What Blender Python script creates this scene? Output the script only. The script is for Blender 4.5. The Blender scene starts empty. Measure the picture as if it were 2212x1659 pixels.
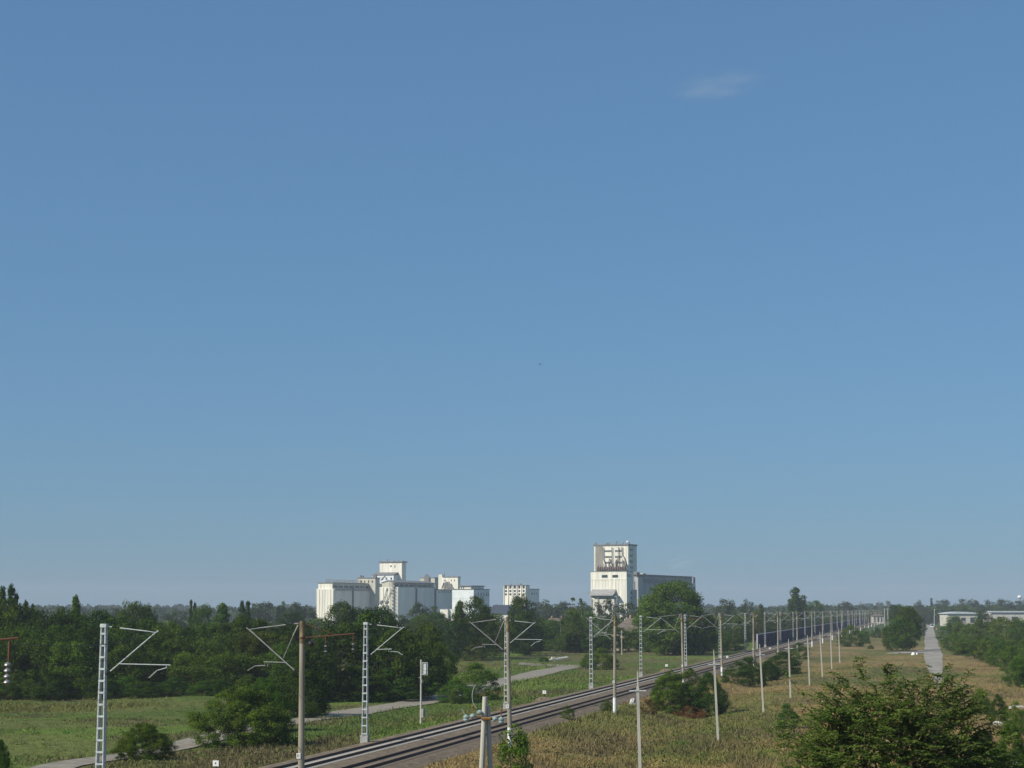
import bpy, math, random
import numpy as np
from mathutils import Vector
R = math.radians
random.seed(7); rng = np.random.default_rng(11)

# ------------------------------------------------------------------ camera, sky, sun
CAMZ = 11.4
FPX, CX, CY, HOR = 4000.0, 1106.0, 829.5, 1315.0      # measured on a 2212 px wide view of the photo
TH = math.atan((HOR - CY) / FPX); CT, ST = math.cos(TH), math.sin(TH)
S = bpy.context.scene
cam_d = bpy.data.cameras.new('camera'); cam = bpy.data.objects.new('camera', cam_d)
S.collection.objects.link(cam); S.camera = cam
cam.location = (0, 0, CAMZ); cam.rotation_euler = (R(90) + TH, 0, 0)
cam_d.sensor_width = 36; cam_d.lens = 36 * FPX / 2212; cam_d.clip_start = 0.5; cam_d.clip_end = 60000

SUN_AZ, SUN_EL = 240, 38        # clockwise from the view direction
w = bpy.data.worlds.new('World'); S.world = w; w.use_nodes = True
nt = w.node_tree; nt.nodes.clear()
sky = nt.nodes.new('ShaderNodeTexSky'); sky.sky_type = 'NISHITA'; sky.sun_disc = False
sky.sun_elevation = R(SUN_EL); sky.sun_rotation = R(SUN_AZ); sky.altitude = 3000
sky.air_density = 1.5; sky.dust_density = 7; sky.ozone_density = 10
bg = nt.nodes.new('ShaderNodeBackground'); bg.inputs[1].default_value = 0.113
wo = nt.nodes.new('ShaderNodeOutputWorld')
gm = nt.nodes.new('ShaderNodeGamma'); gm.inputs[1].default_value = .5          # evens out the sky's contrast like the camera did
vm = nt.nodes.new('ShaderNodeVectorMath'); vm.operation = 'MULTIPLY'; vm.inputs[1].default_value = (1.04, 1.51, 1.88)
nt.links.new(sky.outputs[0], gm.inputs[0]); nt.links.new(gm.outputs[0], vm.inputs[0]); nt.links.new(vm.outputs[0], bg.inputs[0]); nt.links.new(bg.outputs[0], wo.inputs[0])
sd = bpy.data.lights.new('sun', 'SUN'); sd.energy = 5.0; sd.angle = R(0.5); sd.color = (1, 0.93, 0.80)
so = bpy.data.objects.new('sun', sd); S.collection.objects.link(so)
so.location = (-200, -120, 200)
dsun = Vector((math.sin(R(SUN_AZ)) * math.cos(R(SUN_EL)), math.cos(R(SUN_AZ)) * math.cos(R(SUN_EL)), math.sin(R(SUN_EL))))
so.rotation_euler = dsun.to_track_quat('Z', 'Y').to_euler()
S.view_settings.view_transform = 'Standard'; S.view_settings.look = 'None'
S.view_settings.exposure = 0.0; S.view_settings.gamma = 1.0
cy = S.cycles
cy.max_bounces = 5; cy.diffuse_bounces = 2; cy.glossy_bounces = 2; cy.transmission_bounces = 3
cy.transparent_max_bounces = 8; cy.volume_bounces = 0; cy.caustics_reflective = False; cy.caustics_refractive = False
cy.volume_step_rate = 5; cy.volume_max_steps = 64

# ------------------------------------------------------------------ picture measurements -> places
VPX = 2000.0
PSI = math.atan((VPX - CX) / FPX * CT)          # direction of the railway, right of the view axis
CP, SP = math.cos(PSI), math.sin(PSI)
def mx(x): return (x - CX) / FPX
def ray(x, y):
    b = (CY - y) / FPX
    return Vector((mx(x), CT - b * ST, ST + b * CT))
def pt(x, y, D):
    d = ray(x, y); return Vector((0, 0, CAMZ)) + d * (D / d.y)
def zat(y, D): return pt(CX, y, D).z
def ts(x, y): return x * CP - y * SP, x * SP + y * CP     # lateral, along
def xy(t, s): return t * CP + s * SP, -t * SP + s * CP
def row_point(px, T, y=1400):
    r = ray(px, y); m = r.x / r.y
    D = T / (m * CP - SP); return m * D, D

# smooth value noise on arrays
def vnoise(x, y, sc, seed=0):
    x = np.asarray(x, float) / sc; y = np.asarray(y, float) / sc
    xi = np.floor(x); yi = np.floor(y); fx = x - xi; fy = y - yi
    fx = fx * fx * (3 - 2 * fx); fy = fy * fy * (3 - 2 * fy)
    def h(a, b):
        v = np.sin(a * 127.1 + b * 311.7 + seed * 74.7) * 43758.5453
        return v - np.floor(v)
    return (h(xi, yi) * (1 - fx) + h(xi + 1, yi) * fx) * (1 - fy) + (h(xi, yi + 1) * (1 - fx) + h(xi + 1, yi + 1) * fx) * fy
def fbm(x, y, sc, seed=0, n=4):
    v = 0; a = 0.5; tot = 0
    for k in range(n):
        v = v + a * vnoise(x, y, sc, seed + k * 13); tot += a; a *= 0.5; sc *= 0.5
    return v / tot
def sst(a, b, x): 
    u = np.clip((np.asarray(x, float) - a) / (b - a), 0, 1); return u * u * (3 - 2 * u)

TL, TR = -45.3, -40.5        # track centre lines (lateral)
GZ = -1.0
def terrain(x, y):
    x = np.asarray(x, float); y = np.asarray(y, float)
    t = x * CP - y * SP
    z = GZ + (fbm(x, y, 38, 1) - .5) * 1.1 * sst(600, 200, y) + (fbm(x, y, 7, 5, 2) - .5) * .25 * sst(500, 250, y)
    z = z + 0.35 * (fbm(x, y, 14, 9, 2) - .5) * sst(-32, -24, t) * sst(420, 250, y)
    hol = np.exp(-((t + 27.5) / 3.6) ** 2) * sst(120, 170, y) * sst(420, 300, y)
    z = z - 0.7 * hol
    bank = np.exp(-((t + 31.5) / 2.0) ** 2) * sst(420, 300, y); z = z + .25 * bank
    flat = sst(2, 6, np.abs(t - 2)) * 1.0
    rd = np.maximum(1 - flat, 0)
    z = z * (1 - rd) + GZ * rd
    # embankment under the railway
    e = np.minimum(sst(-52.5, -48.6, t), sst(-32.5, -37.2, t))
    z = z * (1 - e) + (-0.42) * e
    return z
def tz(x, y): return float(terrain(x, y))
def gnd(px, py):
    d = ray(px, py); z = GZ
    for _ in range(12):
        k = (z - CAMZ) / d.z
        X, Y = d.x * k, d.y * k
        z = z * .4 + tz(X, Y) * .6
    return X, Y, tz(X, Y)

# ------------------------------------------------------------------ materials
MATS = {}
def mat(name, col, rough=.8, var=.25, scale=3., col2=None, metal=0., spec=.3, bump=0., coord='Object', detail=6, stretch=None):
    if name in MATS: return MATS[name]
    m = bpy.data.materials.new(name); m.use_nodes = True; n = m.node_tree; b = n.nodes['Principled BSDF']
    b.inputs['Roughness'].default_value = rough; b.inputs['Metallic'].default_value = metal
    b.inputs['Specular IOR Level'].default_value = spec
    tc = n.nodes.new('ShaderNodeTexCoord'); nz = n.nodes.new('ShaderNodeTexNoise')
    nz.inputs['Scale'].default_value = scale; nz.inputs['Detail'].default_value = detail
    if stretch:
        mp = n.nodes.new('ShaderNodeMapping'); mp.inputs['Scale'].default_value = stretch
        n.links.new(tc.outputs[coord], mp.inputs[0]); n.links.new(mp.outputs[0], nz.inputs[0])
    else: n.links.new(tc.outputs[coord], nz.inputs[0])
    rp = n.nodes.new('ShaderNodeValToRGB'); rp.color_ramp.elements[0].position = .3; rp.color_ramp.elements[1].position = .7
    c2 = col2 if col2 else tuple(c * (1 - var) for c in col)
    c1 = col if col2 else tuple(min(1, c * (1 + var * .5)) for c in col)
    rp.color_ramp.elements[0].color = (*c2, 1); rp.color_ramp.elements[1].color = (*c1, 1)
    n.links.new(nz.outputs[0], rp.inputs[0]); n.links.new(rp.outputs[0], b.inputs['Base Color'])
    if bump:
        bp = n.nodes.new('ShaderNodeBump'); bp.inputs['Strength'].default_value = bump; bp.inputs['Distance'].default_value = .05
        n.links.new(nz.outputs[0], bp.inputs['Height']); n.links.new(bp.outputs[0], b.inputs['Normal'])
    MATS[name] = m; return m
def leafmat(name, col, col2, trans=.25):
    """foliage: 'tint' is the leaf's own tone (0..1) between two greens"""
    m = bpy.data.materials.new(name); m.use_nodes = True; n = m.node_tree; n.nodes.clear()
    at = n.nodes.new('ShaderNodeAttribute'); at.attribute_name = 'tint'
    oi = n.nodes.new('ShaderNodeObjectInfo')
    mxn = n.nodes.new('ShaderNodeMix'); mxn.data_type = 'RGBA'
    mxn.inputs[6].default_value = (*col, 1); mxn.inputs[7].default_value = (*col2, 1)
    n.links.new(at.outputs['Fac'], mxn.inputs[0])
    hs = n.nodes.new('ShaderNodeHueSaturation')
    mr = n.nodes.new('ShaderNodeMapRange'); mr.inputs[3].default_value = .78; mr.inputs[4].default_value = 1.22
    n.links.new(oi.outputs['Random'], mr.inputs[0]); n.links.new(mr.outputs[0], hs.inputs['Value'])
    mr2 = n.nodes.new('ShaderNodeMapRange'); mr2.inputs[3].default_value = .478; mr2.inputs[4].default_value = .515
    mul = n.nodes.new('ShaderNodeMath'); mul.operation = 'MULTIPLY'; mul.inputs[1].default_value = 7.13
    fr = n.nodes.new('ShaderNodeMath'); fr.operation = 'FRACT'
    n.links.new(oi.outputs['Random'], mul.inputs[0]); n.links.new(mul.outputs[0], fr.inputs[0]); n.links.new(fr.outputs[0], mr2.inputs[0])
    n.links.new(mr2.outputs[0], hs.inputs['Hue']); n.links.new(mxn.outputs[2], hs.inputs['Color'])
    df = n.nodes.new('ShaderNodeBsdfDiffuse'); tr = n.nodes.new('ShaderNodeBsdfTranslucent'); ms = n.nodes.new('ShaderNodeMixShader')
    ms.inputs[0].default_value = trans; ou = n.nodes.new('ShaderNodeOutputMaterial')
    n.links.new(hs.outputs[0], df.inputs[0]); n.links.new(hs.outputs[0], tr.inputs[0])
    n.links.new(df.outputs[0], ms.inputs[1]); n.links.new(tr.outputs[0], ms.inputs[2]); n.links.new(ms.outputs[0], ou.inputs[0])
    return m
def attrmat(name, attr, rough=.95, nscale=1.5, amt=.5, trans=0.):
    m = bpy.data.materials.new(name); m.use_nodes = True; n = m.node_tree; b = n.nodes['Principled BSDF']
    b.inputs['Roughness'].default_value = rough; b.inputs['Specular IOR Level'].default_value = .1
    at = n.nodes.new('ShaderNodeAttribute'); at.attribute_name = attr
    tc = n.nodes.new('ShaderNodeTexCoord'); nz = n.nodes.new('ShaderNodeTexNoise'); nz.inputs['Scale'].default_value = nscale; nz.inputs['Detail'].default_value = 8
    nz.inputs['Roughness'].default_value = .7
    n.links.new(tc.outputs['Object'], nz.inputs[0])
    mr = n.nodes.new('ShaderNodeMapRange'); mr.inputs[1].default_value = .3; mr.inputs[2].default_value = .7
    mr.inputs[3].default_value = 1 - amt; mr.inputs[4].default_value = 1 + amt
    n.links.new(nz.outputs[0], mr.inputs[0])
    vm = n.nodes.new('ShaderNodeVectorMath'); vm.operation = 'SCALE'
    n.links.new(at.outputs['Color'], vm.inputs[0]); n.links.new(mr.outputs[0], vm.inputs['Scale'])
    n.links.new(vm.outputs[0], b.inputs['Base Color'])
    if not trans:
        bp = n.nodes.new('ShaderNodeBump'); bp.inputs['Strength'].default_value = .6; bp.inputs['Distance'].default_value = .15
        n.links.new(nz.outputs[0], bp.inputs['Height']); n.links.new(bp.outputs[0], b.inputs['Normal'])
    return m

# ------------------------------------------------------------------ object helpers
COL = S.collection
def prop(o, label=None, cat=None, group=None, kind=None):
    if label: o['label'] = label
    if cat: o['category'] = cat
    if group: o['group'] = group
    if kind: o['kind'] = kind
    return o
def empty(name, loc, rz=0, label=None, cat=None, group=None):
    o = bpy.data.objects.new(name, None); COL.objects.link(o); o.location = loc; o.rotation_euler = (0, 0, rz)
    o.empty_display_size = .3
    return prop(o, label, cat, group)
class MB:
    def __init__(s): s.v = []; s.f = []
    def box(s, x0, x1, y0, y1, z0, z1):
        b = len(s.v)
        for z in (z0, z1):
            for (x, y) in ((x0, y0), (x1, y0), (x1, y1), (x0, y1)): s.v.append((x, y, z))
        for q in ((0, 3, 2, 1), (4, 5, 6, 7), (0, 1, 5, 4), (1, 2, 6, 5), (2, 3, 7, 6), (3, 0, 4, 7)):
            s.f.append([b + i for i in q])
        return s
    def frus(s, x0, x1, y0, y1, z0, X0, X1, Y0, Y1, z1):
        b = len(s.v)
        for (x, y) in ((x0, y0), (x1, y0), (x1, y1), (x0, y1)): s.v.append((x, y, z0))
        for (x, y) in ((X0, Y0), (X1, Y0), (X1, Y1), (X0, Y1)): s.v.append((x, y, z1))
        for q in ((0, 3, 2, 1), (4, 5, 6, 7), (0, 1, 5, 4), (1, 2, 6, 5), (2, 3, 7, 6), (3, 0, 4, 7)):
            s.f.append([b + i for i in q])
        return s
    def tube(s, p0, p1, r0, r1=None, n=6, cap=True):
        if r1 is None: r1 = r0
        p0, p1 = Vector(p0), Vector(p1); d = (p1 - p0)
        if d.length < 1e-6: return s
        d.normalize(); a = d.orthogonal().normalized(); c = d.cross(a); b = len(s.v)
        for p, r in ((p0, r0), (p1, r1)):
            for i in range(n):
                th = 2 * math.pi * i / n; q = p + a * (r * math.cos(th)) + c * (r * math.sin(th)); s.v.append(tuple(q))
        for i in range(n):
            j = (i + 1) % n; s.f.append([b + i, b + j, b + n + j, b + n + i])
        if cap: s.f.append([b + i for i in range(n)][::-1]); s.f.append([b + n + i for i in range(n)])
        return s
    def path(s, pts, r, n=5):
        for a, b in zip(pts[:-1], pts[1:]): s.tube(a, b, r, r, n)
        return s
    def lathe(s, c, prof, n=12):
        """rings (radius, z) stacked round the point c"""
        b = len(s.v)
        for (r, z) in prof:
            for i in range(n):
                th = 2 * math.pi * i / n; s.v.append((c[0] + r * math.cos(th), c[1] + r * math.sin(th), c[2] + z))
        for k in range(len(prof) - 1):
            for i in range(n):
                j = (i + 1) % n; s.f.append([b + k * n + i, b + k * n + j, b + (k + 1) * n + j, b + (k + 1) * n + i])
        s.f.append([b + i for i in range(n)][::-1]); s.f.append([b + (len(prof) - 1) * n + i for i in range(n)])
        return s
    def poly(s, pts, faces):
        b = len(s.v); s.v += [tuple(p) for p in pts]; s.f += [[b + i for i in f] for f in faces]; return s
    def prism(s, prof, y0, y1):
        """profile of (x, z) pushed from y0 to y1"""
        n = len(prof); b = len(s.v)
        for y in (y0, y1):
            for (x, z) in prof: s.v.append((x, y, z))
        for i in range(n):
            j = (i + 1) % n; s.f.append([b + i, b + j, b + n + j, b + n + i])
        s.f.append([b + i for i in range(n)]); s.f.append([b + n + i for i in range(n)][::-1]); return s
    def prismx(s, prof, x0, x1):
        n = len(prof); b = len(s.v)
        for x in (x0, x1):
            for (y, z) in prof: s.v.append((x, y, z))
        for i in range(n):
            j = (i + 1) % n; s.f.append([b + i, b + j, b + n + j, b + n + i])
        s.f.append([b + i for i in range(n)]); s.f.append([b + n + i for i in range(n)][::-1]); return s
    def mesh(s, name, m):
        me = bpy.data.meshes.new(name); me.from_pydata(s.v, [], s.f); me.materials.append(m); me.update()
        return me
    def build(s, name, m, parent=None, smooth=False, label=None):
        me = s.mesh(name, m)
        if smooth: me.shade_smooth()
        o = bpy.data.objects.new(name, me); COL.objects.link(o)
        if parent: o.parent = parent
        if label: o['label'] = label
        return o
def kids(o): return [c for c in S.collection.objects if c.parent == o]
def copy_tree(o, parent=None, chmap=None):
    if chmap is None:
        chmap = {}
        for c in COL.objects:
            if c.parent: chmap.setdefault(c.parent.name, []).append(c)
    c = o.copy(); COL.objects.link(c)
    if parent: c.parent = parent
    for ch in chmap.get(o.name, []): copy_tree(ch, c, chmap)
    return c
ORD = ['first', 'second', 'third', 'fourth', 'fifth', 'sixth', 'seventh', 'eighth', 'ninth', 'tenth', 'eleventh', 'twelfth', 'thirteenth',
       'fourteenth', 'fifteenth', 'sixteenth', 'seventeenth', 'eighteenth', 'nineteenth']
TENS = {20: 'twent', 30: 'thirt', 40: 'fort', 50: 'fift', 60: 'sixt', 70: 'sevent'}
def ordinal(i):       # 0 based
    n = i + 1
    if n < 20: return ORD[n - 1]
    t, u = n // 10 * 10, n % 10
    return TENS[t] + 'ieth' if u == 0 else TENS[t] + 'y-' + ORD[u - 1]

# ------------------------------------------------------------------ ground
def arr(*cs): return np.array(cs)
def ground_cols(x, y):
    """base colour and plant height of the ground cover"""
    x = np.asarray(x, float); y = np.asarray(y, float)
    t = x * CP - y * SP; s = x * SP + y * CP
    green = arr(.092, .136, .028); olive = arr(.132, .132, .044); gold = arr(.255, .190, .076); brown = arr(.140, .108, .062); lush = arr(.125, .188, .034); dark = arr(.035, .055, .018)
    n1 = fbm(t * 1.0, s * .45, 16, 21)[..., None]; n2 = fbm(t, s * .5, 6, 33)[..., None]; n3 = fbm(t, s * .6, 22, 47)[..., None]
    right = olive * (1 - sst(.36, .56, n1)) + gold * sst(.36, .56, n1)
    k = sst(.54, .70, n3) * .6; right = right * (1 - k) + green * k
    k = sst(.52, .70, n2) * .5; right = right * (1 - k) + brown * k
    left = green * (1 - sst(.45, .62, n1)) + olive * sst(.45, .62, n1)
    k = sst(.52, .68, n2) * .6; left = left * (1 - k) + brown * k
    k = sst(.55, .68, n3) * .8; left = left * (1 - k) + lush * k
    side = sst(-46, -40, t)[..., None]
    c = left * (1 - side) + right * side
    # the greener meadow at the left
    me = (sst(-66, -73, t) * sst(285, 262, y))[..., None]
    n4 = fbm(x * .35, y, 9, 71)[..., None]; mead = green * 1.0 + (lush - green) * sst(.40, .62, n1); kk = sst(.50, .66, n4) * .6; mead = mead * (1 - kk) + arr(.150, .150, .050) * kk; kk = sst(.60, .72, n2) * .6; mead = mead * (1 - kk) + brown * kk; c = c * (1 - me) + mead * me
    # far ground turns green-dark
    fr = sst(600, 1100, y)[..., None]; c = c * (1 - fr) + (dark * .5 + green * .5) * fr
    h = .30 + .45 * sst(.40, .7, n2[..., 0]) + .25 * sst(.5, .65, n3[..., 0])
    h = h * (1 - me[..., 0] * .55)
    # tan fringe along the wood, and an unmown olive tongue reaching into the meadow
    b_ = (sst(256, 264, y + 6 * (n1[..., 0] - .5)) * sst(290, 276, y) * sst(-58, -64, t)); c = c * (1 - .75 * b_[..., None]) + arr(.185, .130, .060) * .75 * b_[..., None]; h = h + .35 * b_
    e_ = np.sqrt(((x + 70) / 24.) ** 2 + ((y - 236 - (x + 70) * .35) / 11.) ** 2); k_ = sst(1.05, .92, e_ + .15 * (n2[..., 0] - .5)); c = c * (1 - .8 * k_[..., None]) + arr(.150, .150, .042) * .8 * k_[..., None]; h = h + .55 * k_
    return c, h
def axis(parts):
    out = []
    for a, b, st in parts: out += list(np.arange(a, b, st))
    out.append(parts[-1][1]); return np.array(out)
gx = axis([(-5500, -1500, 500), (-1500, -400, 60), (-400, -120, 10), (-120, 160, 1.6), (160, 500, 10), (500, 1500, 60), (1500, 5500, 500)])
gy = axis([(-400, 0, 40), (0, 110, 5), (110, 360, 1.4), (360, 620, 4), (620, 1500, 20), (1500, 5500, 200)])
GX, GY = np.meshgrid(gx, gy); GZs = terrain(GX, GY)
nv = GX.size; nr, nc = GX.shape
me = bpy.data.meshes.new('ground'); me.vertices.add(nv)
me.vertices.foreach_set('co', np.stack([GX, GY, GZs], -1).ravel())
idx = np.arange(nv).reshape(nr, nc)
q = np.stack([idx[:-1, :-1], idx[:-1, 1:], idx[1:, 1:], idx[1:, :-1]], -1).reshape(-1, 4)
me.loops.add(q.size); me.loops.foreach_set('vertex_index', q.ravel())
me.polygons.add(len(q)); me.polygons.foreach_set('loop_start', np.arange(0, q.size, 4)); me.polygons.foreach_set('loop_total', np.full(len(q), 4))
me.update(); me.shade_smooth()
ca = me.attributes.new('ground_cover', 'FLOAT_COLOR', 'POINT')
gc, _ = ground_cols(GX.ravel(), GY.ravel())
ca.data.foreach_set('color', np.concatenate([gc * .85, np.ones((nv, 1))], 1).ravel())
me.materials.append(attrmat('ground_cover', 'ground_cover', nscale=.9, amt=.55))
g = bpy.data.objects.new('ground', me); COL.objects.link(g); prop(g, kind='structure')

# ------------------------------------------------------------------ roads, paths
asphalt = mat('old_asphalt', (.27, .24, .19), .9, .3, .8, bump=.2)
concrete_road = mat('concrete_road', (.32, .295, .25), .9, .45, .35, bump=.2)
def ribbon(name, pts, m, lift=.06, step=3.):
    """pts: list of (left xy, right xy) pairs; drapes over the terrain"""
    mb = MB(); rows = []
    for (a, b), (c, d) in zip(pts[:-1], pts[1:]):
        n = max(1, int(math.hypot(c[0] - a[0], c[1] - a[1]) / step))
        for i in range(n):
            f = i / n; rows.append(((a[0] + (c[0] - a[0]) * f, a[1] + (c[1] - a[1]) * f), (b[0] + (d[0] - b[0]) * f, b[1] + (d[1] - b[1]) * f)))
    rows.append(pts[-1]); K = 5
    for (a, b) in rows:
        for k in range(K):
            f = k / (K - 1); x = a[0] + (b[0] - a[0]) * f; y = a[1] + (b[1] - a[1]) * f
            mb.v.append((x, y, max(tz(x, y), tz(x + .8, y), tz(x - .8, y), tz(x, y + .8), tz(x, y - .8)) + lift))
    for i in range(len(rows) - 1):
        for k in range(K - 1):
            b0 = i * K + k; mb.f.append([b0, b0 + 1, b0 + K + 1, b0 + K])
    return prop(mb.build(name, m, smooth=True), kind='structure')
def g2(px, py): X, Y, _ = gnd(px, py); return (X, Y)
lane_c = [(-30, 1700), (130, 1655), (410, 1607), (620, 1560), (800, 1534), (960, 1508), (1110, 1467), (1185, 1449), (1235, 1441)]
cl = [g2(*p) for p in lane_c]
lanep = []
for i, (x, y) in enumerate(cl):
    a = cl[max(0, i - 1)]; b = cl[min(len(cl) - 1, i + 1)]; dx, dy = b[0] - a[0], b[1] - a[1]; L = math.hypot(dx, dy)
    wd = 1.8 if i < 3 else 2.9
    nx, ny = -dy / L * wd, dx / L * wd; lanep.append(((x + nx, y + ny), (x - nx, y - ny)))
ribbon('side_road', lanep, asphalt, .07)
ribbon('lane_road', [(g2(1120, 1432), g2(1120, 1437)), (g2(1180, 1435.5), g2(1185, 1441)), (g2(1245, 1437), g2(1262, 1442)), (g2(1330, 1434), g2(1340, 1437))], asphalt, .1)
ribbon('main_road', [(xy(a_ + random.uniform(-.25, .25), s), xy(c_ + random.uniform(-.3, .3), s)) for s, a_, c_ in [(305, .9, 2.4), (335, .7, 2.6), (365, .5, 2.8), (400, .2, 3.1), (440, -.1, 3.5), (480, -.5, 3.9)] + [(q, -.8, 4.1) for q in range(520, 1000, 30)] + [(1000, -.8, 4.2), (1500, -.8, 4.2), (2300, -.8, 4.2)]], concrete_road, .07, 20)
ribbon('gravel_path', [(g2(1915, 1411), g2(1915, 1413)), (g2(1950, 1408), g2(1950, 1412)), (g2(2001, 1404), g2(1998, 1411))], concrete_road, .06)
ribbon('worn_path', [(g2(2010, 1480), g2(2010, 1484)), (g2(2050, 1479), g2(2050, 1482)), (g2(2100, 1481), g2(2100, 1484))], concrete_road, .06)
# tar joints over the road slabs
jm = mat('tar_joint', (.05, .05, .05), .8, .1, 5)
for i, s_ in enumerate([560, 640, 702, 830]):
    mb = MB(); x0, y0 = xy(-1.1, s_); x1, y1 = xy(4.5, s_); dx, dy = SP * (.5 + .5 * (i == 2)), CP * (.5 + .5 * (i == 2))
    z = GZ + .085 + .06 
    mb.poly([(x0, y0, z), (x1, y1, z), (x1 + dx, y1 + dy, z), (x0 + dx, y0 + dy, z)], [(0, 1, 2, 3)])
    prop(mb.build('road_markings', jm), kind='structure')

# ------------------------------------------------------------------ ballast and tracks
ballast_m = mat('ballast_stone', (.23, .18, .12), .95, .5, 2.2, col2=(.085, .064, .042), bump=.8, detail=12)
S0, S1 = 95., 2600.
def tbox(mb, t0, t1, s0, s1, z0, z1):
    b = len(mb.v)
    for z in (z0, z1):
        for (t, s) in ((t0, s0), (t1, s0), (t1, s1), (t0, s1)): mb.v.append((*xy(t, s), z))
    for q in ((0, 3, 2, 1), (4, 5, 6, 7), (0, 1, 5, 4), (1, 2, 6, 5), (2, 3, 7, 6), (3, 0, 4, 7)): mb.f.append([b + i for i in q])
mb = MB(); prof = [(-50.2, -.9), (-48.2, -.18), (-43.9, -.15), (-43.2, -.20), (-42.5, -.15), (-38.0, -.18), (-35.2, -1.0), (-34.2, -1.5)]
srows = list(np.arange(S0, 420, 3.)) + list(np.arange(420, S1 + 40, 40.))
for s in srows:
    for (t, z) in prof:
        jt = random.uniform(-.35, .35) if t in (-50.2, -35.2, -34.2) else 0
        mb.v.append((*xy(t + jt, s), z))
K = len(prof)
for i in range(len(srows) - 1):
    for k in range(K - 1): b0 = i * K + k; mb.f.append([b0, b0 + 1, b0 + K + 1, b0 + K])
prop(mb.build('ballast_ground', ballast_m, smooth=True), kind='structure')
rail_m = mat('rusty_rail', (.075, .040, .028), .6, .4, 3., metal=.2)
sleeper_m = mat('concrete_sleeper', (.36, .34, .30), .9, .25, 2.)
sleeper2_m = mat('dark_sleeper', (.17, .14, .11), .9, .25, 2.)
def rail_mesh(mb, t):
    # foot, web and head as one section
    sec = [(-.075, -.10), (.075, -.10), (.075, -.08), (.015, -.06), (.015, .03), (.036, .045), (.036, .08), (-.036, .08), (-.036, .045), (-.015, .03), (-.015, -.06), (-.075, -.08)]
    n = len(sec); b = len(mb.v)
    for s in (S0, S1):
        for (dt, z) in sec: mb.v.append((*xy(t + dt, s), z))
    for i in range(n): j = (i + 1) % n; mb.f.append([b + i, b + j, b + n + j, b + n + i])
    mb.f.append([b + i for i in range(n)]); mb.f.append([b + n + i for i in range(n)][::-1])
for T, lab, smat in ((TL, 'left railway track with rusty rails on pale concrete sleepers, beside the lattice masts', sleeper_m),
                     (TR, 'right railway track with rusty rails on darker sleepers, nearer the round concrete poles', sleeper2_m)):
    tr = empty('railway_track', (0, 0, 0), 0, lab, 'railway track', 'the two parallel railway tracks')
    for sg in (-1, 1):
        mb = MB(); rail_mesh(mb, T + sg * .78); mb.build('rail', rail_m, tr)
    proto = None; k = 0; rest = MB(); s = 128.0
    while s < 900:
        if k < 100:
            if proto is None:
                m0 = MB().frus(-1.35, 1.35, -.13, .13, -.19, -1.33, 1.33, -.10, .10, -.095); proto = m0.build('sleeper', smat, tr); o = proto
            else: o = proto.copy(); COL.objects.link(o)
            o.location = (*xy(T, s), 0); o.rotation_euler = (0, 0, -PSI)
        else: tbox(rest, T - 1.34, T + 1.34, s - .12, s + .12, -.19, -.095)
        k += 1; s += .55 if s < 420 else 1.1
    prop(rest.build('sleepers', smat, tr), kind='stuff')

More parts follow.
